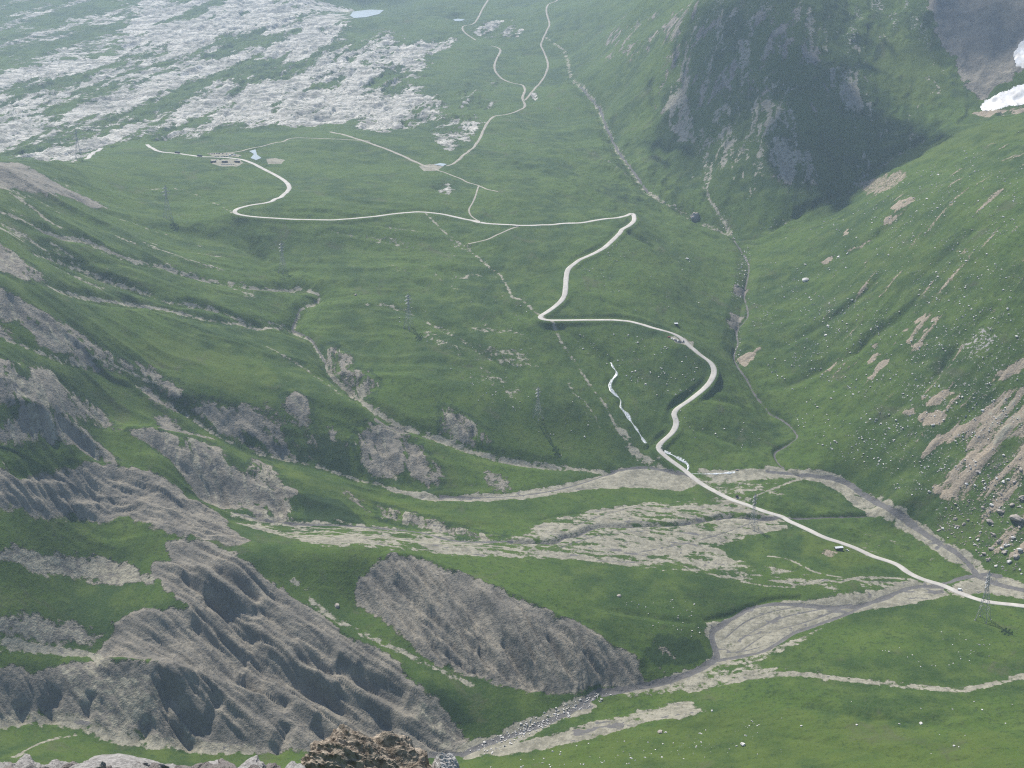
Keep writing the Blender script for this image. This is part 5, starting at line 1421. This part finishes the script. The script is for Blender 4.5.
Z_SLOPE = [(745, 300), (770, 245), (860, 205), (950, 150), (1022, 125), (1022, 430), (960, 480), (920, 500), (850, 470), (800, 430), (770, 370)]
n_ = 0
while n_ < 110:
    px, py = rnd_in(Z_SLOPE)
    if float(vnoise(np.array([px / 28.0]), np.array([py / 20.0]), 5)[0]) < random.uniform(-.9, .5):
        continue
    boulder(px, py, random.choice((2.0, 2.4, 2.8, 3.4, 4.4)), BM_L, 'pale limestone boulder scattered on the right-hand grass slope', 'boulders on the right-hand slope'); n_ += 1
Z_HILL = [(560, 335), (640, 330), (700, 360), (700, 390), (660, 400), (620, 380)]
Z_NEAR = [(480, 768), (640, 730), (760, 705), (1022, 690), (1022, 766), (600, 767)]
Z_MEAD = [(620, 600), (700, 598), (700, 640), (650, 625)]
Z_LAWN = [(880, 650), (930, 625), (990, 640), (1000, 665), (920, 668)]
for poly, n, sizes, lab, grp in ((Z_HILL, 22, (1.8, 2.3, 3.0), 'pale boulder on the grass inside the big road bend', 'boulders inside the road bend'),
                                 (Z_NEAR, 30, (.9, 1.2, 1.5, 2.2), 'pale stone on the yellow-green grass nearest the viewer', 'stones on the near slope'),
                                 (Z_MEAD, 12, (1.2, 1.5), 'pale stone on the meadow above the great grey scarp', 'stones on the meadow'),
                                 (Z_LAWN, 16, (1.1, 1.4), 'pale stone on the flat lawn beside the gravel stream', 'stones on the lawn')):
    for _ in range(n):
        px, py = rnd_in(poly)
        boulder(px, py, random.choice(sizes), BM_L, lab, grp)
for px, py, s, lab in ((743, 745, 5.0, 'largest pale stone on the near grass slope'), (660, 732, 5.0, 'grey boulder on the near slope beyond the tan path'), (619, 596, 4.5, 'white boulder on the meadow above the great grey scarp'), (337, 606, 5.5, 'pale boulder on the green flank left of the great grey scarp'),
                       (712, 711, 2.5, 'pale stone beside the end of the tan path'), (921, 724, 4, 'pale stone on the near slope below the gravel strip'), (687, 259, 4.5, 'white boulder alone on the hill beside the upper stream'), (356, 295, 5, 'grey boulder at the head of the rubble strip'), (737, 470, 3.5, 'dark boulder beside the stream fan')):
    boulder(px, py, s, BM_B if 'grey' in lab or 'dark' in lab else BM_L, lab, None)

# the countless smaller stones
def stones(name, polys, n, lo, hi, mat, label, thr=-.5):
    bmx = bmesh.new(); bmesh.ops.create_icosphere(bmx, subdivisions=1, radius=1)
    tv = np.array([v.co[:] for v in bmx.verts]); tf = np.array([[v.index for v in f.verts] for f in bmx.faces]); bmx.free()
    V, Fc = [], []; k = 0
    WT = [abs(sum(a[0] * b_[1] - b_[0] * a[1] for a, b_ in zip(q, q[1:] + q[:1]))) for q in polys]
    while k < n:
        px, py = rnd_in(random.choices(polys, WT)[0])
        if float(vnoise(np.array([px / 22.0]), np.array([py / 15.0]), 9)[0]) < random.uniform(thr, .6):
            continue
        x, y, z = at3(px, py)
        s = lo + (hi - lo) * random.random() ** 2.5
        j = tv * (1 + .35 * rng.standard_normal((len(tv), 1))) * np.array([1.2, .9, .75]) * s / 2
        a = random.uniform(0, 6.28); ca_, sa_ = math.cos(a), math.sin(a)
        j = np.c_[j[:, 0] * ca_ - j[:, 1] * sa_, j[:, 0] * sa_ + j[:, 1] * ca_, j[:, 2]]
        V.append(j + np.array([x, y, z + s * .15])); Fc.append(tf + k * len(tv)); k += 1
    V = np.concatenate(V); Fc = np.concatenate(Fc)
    me = bpy.data.meshes.new(name); me.from_pydata(V.tolist(), [], Fc.tolist()); me.materials.append(mat)
    o = link(name, me); tag(o, label, kind='stuff')


stones('scattered_stones', [Z_SLOPE], 2200, .8, 2.7, M_LIME, 'small pale stones strewn over the right-hand slope')
stones('rockfall_rubble', [Z_DEB], 900, .6, 2.2, M_BROWN, 'brown rubble between the rockfall boulders', -1.2)
stones('scattered_stones', [[(480, 768), (600, 740), (760, 720), (800, 768)], Z_MEAD, Z_LAWN, Z_HILL, [(560, 235), (700, 240), (735, 330), (700, 330), (600, 300)], [(600, 340), (720, 385), (770, 450), (700, 465), (660, 420), (620, 390)],
                            [(380, 300), (520, 300), (600, 430), (560, 460), (450, 380)], [(690, 200), (730, 180), (800, 215), (740, 245)], [(680, 170), (720, 150), (730, 190), (690, 195)]], 620, .6, 2.2, M_LIME, 'small pale stones strewn over the meadows')
stones('stream_stones', [[(465, 752), (540, 714), (600, 690), (620, 692), (560, 722), (490, 755)], [(740, 300), (752, 260), (748, 245), (738, 260), (730, 300)], [(705, 190), (724, 215), (740, 240), (725, 235)], [(735, 330), (742, 330), (740, 370), (733, 350)]], 700, .6, 2.4, M_LIME, 'pale cobbles lying in the stream beds', -1.2)

# ------------------------------------------------------------------ water and snow
for wp, lv, lab in lake_polys:
    bm = bmesh.new()
    vs = [bm.verts.new((x, y, lv)) for x, y in wp]
    f = bm.faces.new(vs)
    bmesh.ops.triangulate(bm, faces=[f])
    o = obj('lake' if 'lake' in lab else 'pond', bm, M_WATER); tag(o, lab, kind='structure')
    if o.data.polygons[0].normal.z < 0:
        o.data.flip_normals()


def snow(pts, lab):
    wp = on_ground(dense(pts, 3, True))
    b, d = polygon_distance(wp, 4)
    dd = d + 5 * N12[b] + 4 * N40[b]
    keep = dd > 0
    x, y = X[b], Y[b]
    z = Z[b] + np.clip(dd * .12, -.4, 1.0)
    ids = -np.ones(x.shape, int); need = np.zeros(x.shape, bool)
    q = keep[:-1, :-1] & keep[1:, :-1] & keep[1:, 1:] & keep[:-1, 1:]
    need[:-1, :-1] |= q; need[1:, :-1] |= q; need[1:, 1:] |= q; need[:-1, 1:] |= q
    ids[need] = np.arange(need.sum())
    V = np.stack([x[need], y[need], z[need]], -1)
    i, j = np.nonzero(q)
    F = np.stack([ids[i, j], ids[i, j + 1], ids[i + 1, j + 1], ids[i + 1, j]], -1)
    me = bpy.data.meshes.new('snow'); me.from_pydata(V.tolist(), [], F.tolist()); me.polygons.foreach_set('use_smooth', np.ones(len(F), bool)); me.materials.append(M_SNOW)
    o = link('snow', me); tag(o, lab, kind='structure')


snow([(979, 107), (988, 99), (1000, 92), (1010, 88), (1024, 81), (1070, 70), (1070, 100), (1024, 105), (1010, 107), (993, 111), (985, 111)], 'white snow patch under the dark mountain scree')
snow([(1013, 55), (1018, 45), (1024, 37), (1040, 30), (1040, 66), (1024, 69), (1015, 66)], 'upper broken snow streak on the dark scree')

# ------------------------------------------------------------------ the summit stones at our feet
M_OUT = simple('crusted_rock', (.38, .325, .255), (.15, .125, .098), 12, .95, .15, 0, .035, 6)
M_GREY = simple('grey_slab_rock', (.30, .29, .275), (.17, .165, .155), 6, .9, .2, 0, .02, 6)
M_GREY2 = simple('dark_slab_rock', (.20, .185, .17), (.11, .10, .095), 7, .9, .2, 0, .02, 6)


def near_point(px, py, r):
    dx, dy, dz = ray(px, py); h = math.hypot(dx, dy)
    return Vector((dx / h * r, dy / h * r, CAM_Z + dz / h * r))




def crag(name, sub, seed, prof, mat):
    """A broken crag: a lump whose skin is split into blocks and pits."""
    bm = bmesh.new(); bmesh.ops.create_icosphere(bm, subdivisions=sub, radius=1)
    v = np.array([q.co[:] for q in bm.verts])
    blocks = np.floor(3.2 * noise3(v, 2.4, seed, 2)) / 3.2
    fine = noise3(v, 6.0, seed + 3, 4, .62)
    grit = np.floor(4 * noise3(v, 13.0, seed + 9, 2, .6)) / 4
    pits = -sstep(.25, .6, noise3(v, 3.1, seed + 21, 2)) * .28
    v = v * (1 + .20 * blocks + .09 * fine + .045 * grit + pits * 1.3)[:, None]
    v = v * np.array(prof)
    for q, p_ in zip(bm.verts, v):
        q.co = p_
    me = bpy.data.meshes.new(name); bm.to_mesh(me); bm.free(); me.materials.append(mat)
    return me


me = rock_mesh('rock_outcrop', 7, 512, (1.0, .75, .9), .55, 5, M_OUT, .12)
o = link('rock_outcrop', me)
p = near_point(366, 817, 13.2); o.location = p; o.scale = (.97, .9, 1.02); o.rotation_euler = (0, 0.05, .3)
tag(o, 'crumbly brown rock outcrop rising at the bottom edge right beside a grey block', 'rock')
M_PALE = simple('pale_cracked_rock', (.50, .49, .465), (.26, .25, .235), 9, .9, .2, 0, .02, 6)
me = rock_mesh('rock_block', 6, 527, (.95, .9, 1.0), .15, 12, M_PALE, .06)
o = link('rock_block', me)
p = near_point(441, 786, 13.6); o.location = p; o.scale = (.23, .26, .62); o.rotation_euler = (0, .1, .9)
tag(o, 'pale grey cracked block leaning against the brown outcrop', 'rock')
ST = [rock_mesh('summit_stone', 4, 600 + k, (1.35, .85, .55), .35, 10, M_GREY if k % 3 else M_GREY2, .10) for k in range(7)]
spots = [(4, 757, .30), (16, 760, .34), (30, 764, .34), (46, 766, .3), (58, 765, .34), (70, 762, .36), (84, 768, .3), (98, 765, .32), (112, 764, .34), (124, 757, .55), (138, 762, .34), (150, 768, .3), (164, 768, .3),
         (178, 767, .36), (190, 766, .42), (204, 768, .34), (217, 763, .36), (230, 770, .28), (246, 770, .3), (262, 772, .3), (285, 771, .26), (300, 772, .25), (9, 770, .4), (38, 774, .4), (66, 776, .4), (94, 778, .4), (120, 778, .4), (150, 780, .4), (180, 780, .4), (212, 780, .4)]
spots += [(random.uniform(0, 300), random.uniform(762, 778), random.uniform(.14, .30)) for _ in range(120)]
for k, (px, py, s) in enumerate(spots):
    o = bpy.data.objects.new('summit_stone', ST[k % 7]); C.objects.link(o)
    r_ = random.uniform(11.5, 13.8) if k < 30 else random.uniform(10.5, 12.5)
    if s > .45:
        py += 4
    o.location = near_point(px, py + (13 if k < 30 else 8), r_); s = s * .56
    o.scale = (s * random.uniform(.85, 1.2), s, s * random.uniform(.9, 1.2)); o.rotation_euler = (random.uniform(-.4, .4), random.uniform(-.4, .4), random.uniform(0, 6.28))
    if k == 9:
        o.scale = (.36, .3, .34); tag(o, 'largest rounded grey stone among the summit rubble at the bottom edge', 'stone', 'summit stones')
    else:
        tag(o, 'loose grey stone in the summit rubble along the bottom edge', 'stone', 'summit stones')
# ------------------------------------------------------------------ light, air, camera
SUN_EL = math.radians(56); SUN_AZ = math.radians(-31)      # bearing from straight ahead, to the left
to_sun = Vector((math.sin(SUN_AZ) * math.cos(SUN_EL), math.cos(SUN_AZ) * math.cos(SUN_EL), math.sin(SUN_EL)))
wd_ = bpy.data.worlds.new('World'); SC.world = wd_; wd_.use_nodes = True
nt = wd_.node_tree; nt.nodes.clear()
sky = nt.nodes.new('ShaderNodeTexSky'); sky.sky_type = 'NISHITA'; sky.sun_disc = False
sky.sun_elevation = SUN_EL; sky.sun_rotation = SUN_AZ; sky.altitude = 2000; sky.air_density = 1.2; sky.dust_density = 2.5; sky.ozone_density = 1.0
bg = nt.nodes.new('ShaderNodeBackground'); bg.inputs[1].default_value = 0.095
wo = nt.nodes.new('ShaderNodeOutputWorld'); nt.links.new(sky.outputs[0], bg.inputs[0]); nt.links.new(bg.outputs[0], wo.inputs[0])
sl = bpy.data.lights.new('sun', 'SUN'); sl.energy = 4.4; sl.angle = math.radians(.6); sl.color = (1, .94, .86)
so = bpy.data.objects.new('sun', sl); C.objects.link(so); so.rotation_euler = to_sun.to_track_quat('Z', 'Y').to_euler()

cam = bpy.data.cameras.new('camera'); cam.lens = 45; cam.sensor_width = 36; cam.clip_start = .3; cam.clip_end = 30000
co = bpy.data.objects.new('camera', cam); C.objects.link(co); co.location = (0, 0, CAM_Z); co.rotation_euler = (math.pi / 2 - PITCH, 0, 0)
SC.camera = co

# clouds above the far wall, the ones whose shade lies on it
N = NT('cloud_vapour')
pv = N.n('ShaderNodeVolumePrincipled'); pv.inputs['Color'].default_value = (1, 1, 1, 1); pv.inputs['Density'].default_value = .017; pv.inputs['Anisotropy'].default_value = .3
N.l(pv.outputs[0], N.out.inputs['Volume'])
M_CLOUD = N.m
for k, (px, py, rx, ry, lab) in enumerate((
        (735, 62, 265, 320, 'broad flat cloud over the left part of the mountain wall'),
        (868, 150, 190, 125, 'smaller cloud over the hollow under the mountain wall'),
        (975, 28, 150, 105, 'cloud over the dark scree above the snow'))):
    x, y, z = at3(px, py)
    cpos = Vector((x, y, z)) + to_sun * 1500
    bm = bmesh.new(); bmesh.ops.create_icosphere(bm, subdivisions=5, radius=1)
    vs = np.array([v.co[:] for v in bm.verts])
    dn_ = fbm((vs[:, 0] * 2.2 + k * 9).astype(f32)[None], (vs[:, 1] * 2.2).astype(f32)[None], 4, 120 + k)[0]
    for v, q in zip(bm.verts, dn_):
        s = 1 + .55 * float(q)
        v.co = Vector((v.co.x * rx * s, v.co.y * ry * s, math.copysign(max(0.0, 1 - v.co.x ** 2 - v.co.y ** 2) ** 1.9, v.co.z) * (62, 70, 75)[k] * (1 + .8 * float(q))))
    me = bpy.data.meshes.new('cloud'); bm.to_mesh(me); bm.free()
    o = link('cloud', me, M_CLOUD); o.location = cpos
    tag(o, lab, kind='stuff')

# the air: a slight haze over the whole valley
N = NT('valley_air')
pv = N.n('ShaderNodeVolumePrincipled'); pv.inputs['Color'].default_value = (.60, .79, 1.0, 1); pv.inputs['Density'].default_value = 0.000085; pv.inputs['Anisotropy'].default_value = .35
N.l(pv.outputs[0], N.out.inputs['Volume'])
bm = bmesh.new(); bmesh.ops.create_cube(bm, size=1)
me = bpy.data.meshes.new('haze'); bm.to_mesh(me); bm.free()
zlo, zhi = float(Z.min()) - 8, max(float(Z.max()), CAM_Z) + 40
o = link('haze', me, N.m); o.scale = (14400, 11000, zhi - zlo); o.location = (0, 4800, (zlo + zhi) / 2)
tag(o, 'thin blue summer haze filling the valley air', kind='stuff')

SC.render.engine = 'CYCLES'
cy = SC.cycles
cy.max_bounces = 4; cy.diffuse_bounces = 2; cy.glossy_bounces = 1; cy.transmission_bounces = 1; cy.volume_bounces = 0; cy.transparent_max_bounces = 4
cy.use_denoising = False; cy.denoiser = 'OPENIMAGEDENOISE'; cy.denoising_input_passes = 'RGB_ALBEDO_NORMAL'; cy.denoising_prefilter = 'NONE'
cy.filter_width = 1.15; cy.caustics_reflective = False; cy.caustics_refractive = False
SC.view_settings.view_transform = 'Standard'; SC.view_settings.look = 'None'; SC.view_settings.gamma = 1.0; SC.view_settings.use_curve_mapping = False
SC.view_settings.exposure = 0.76
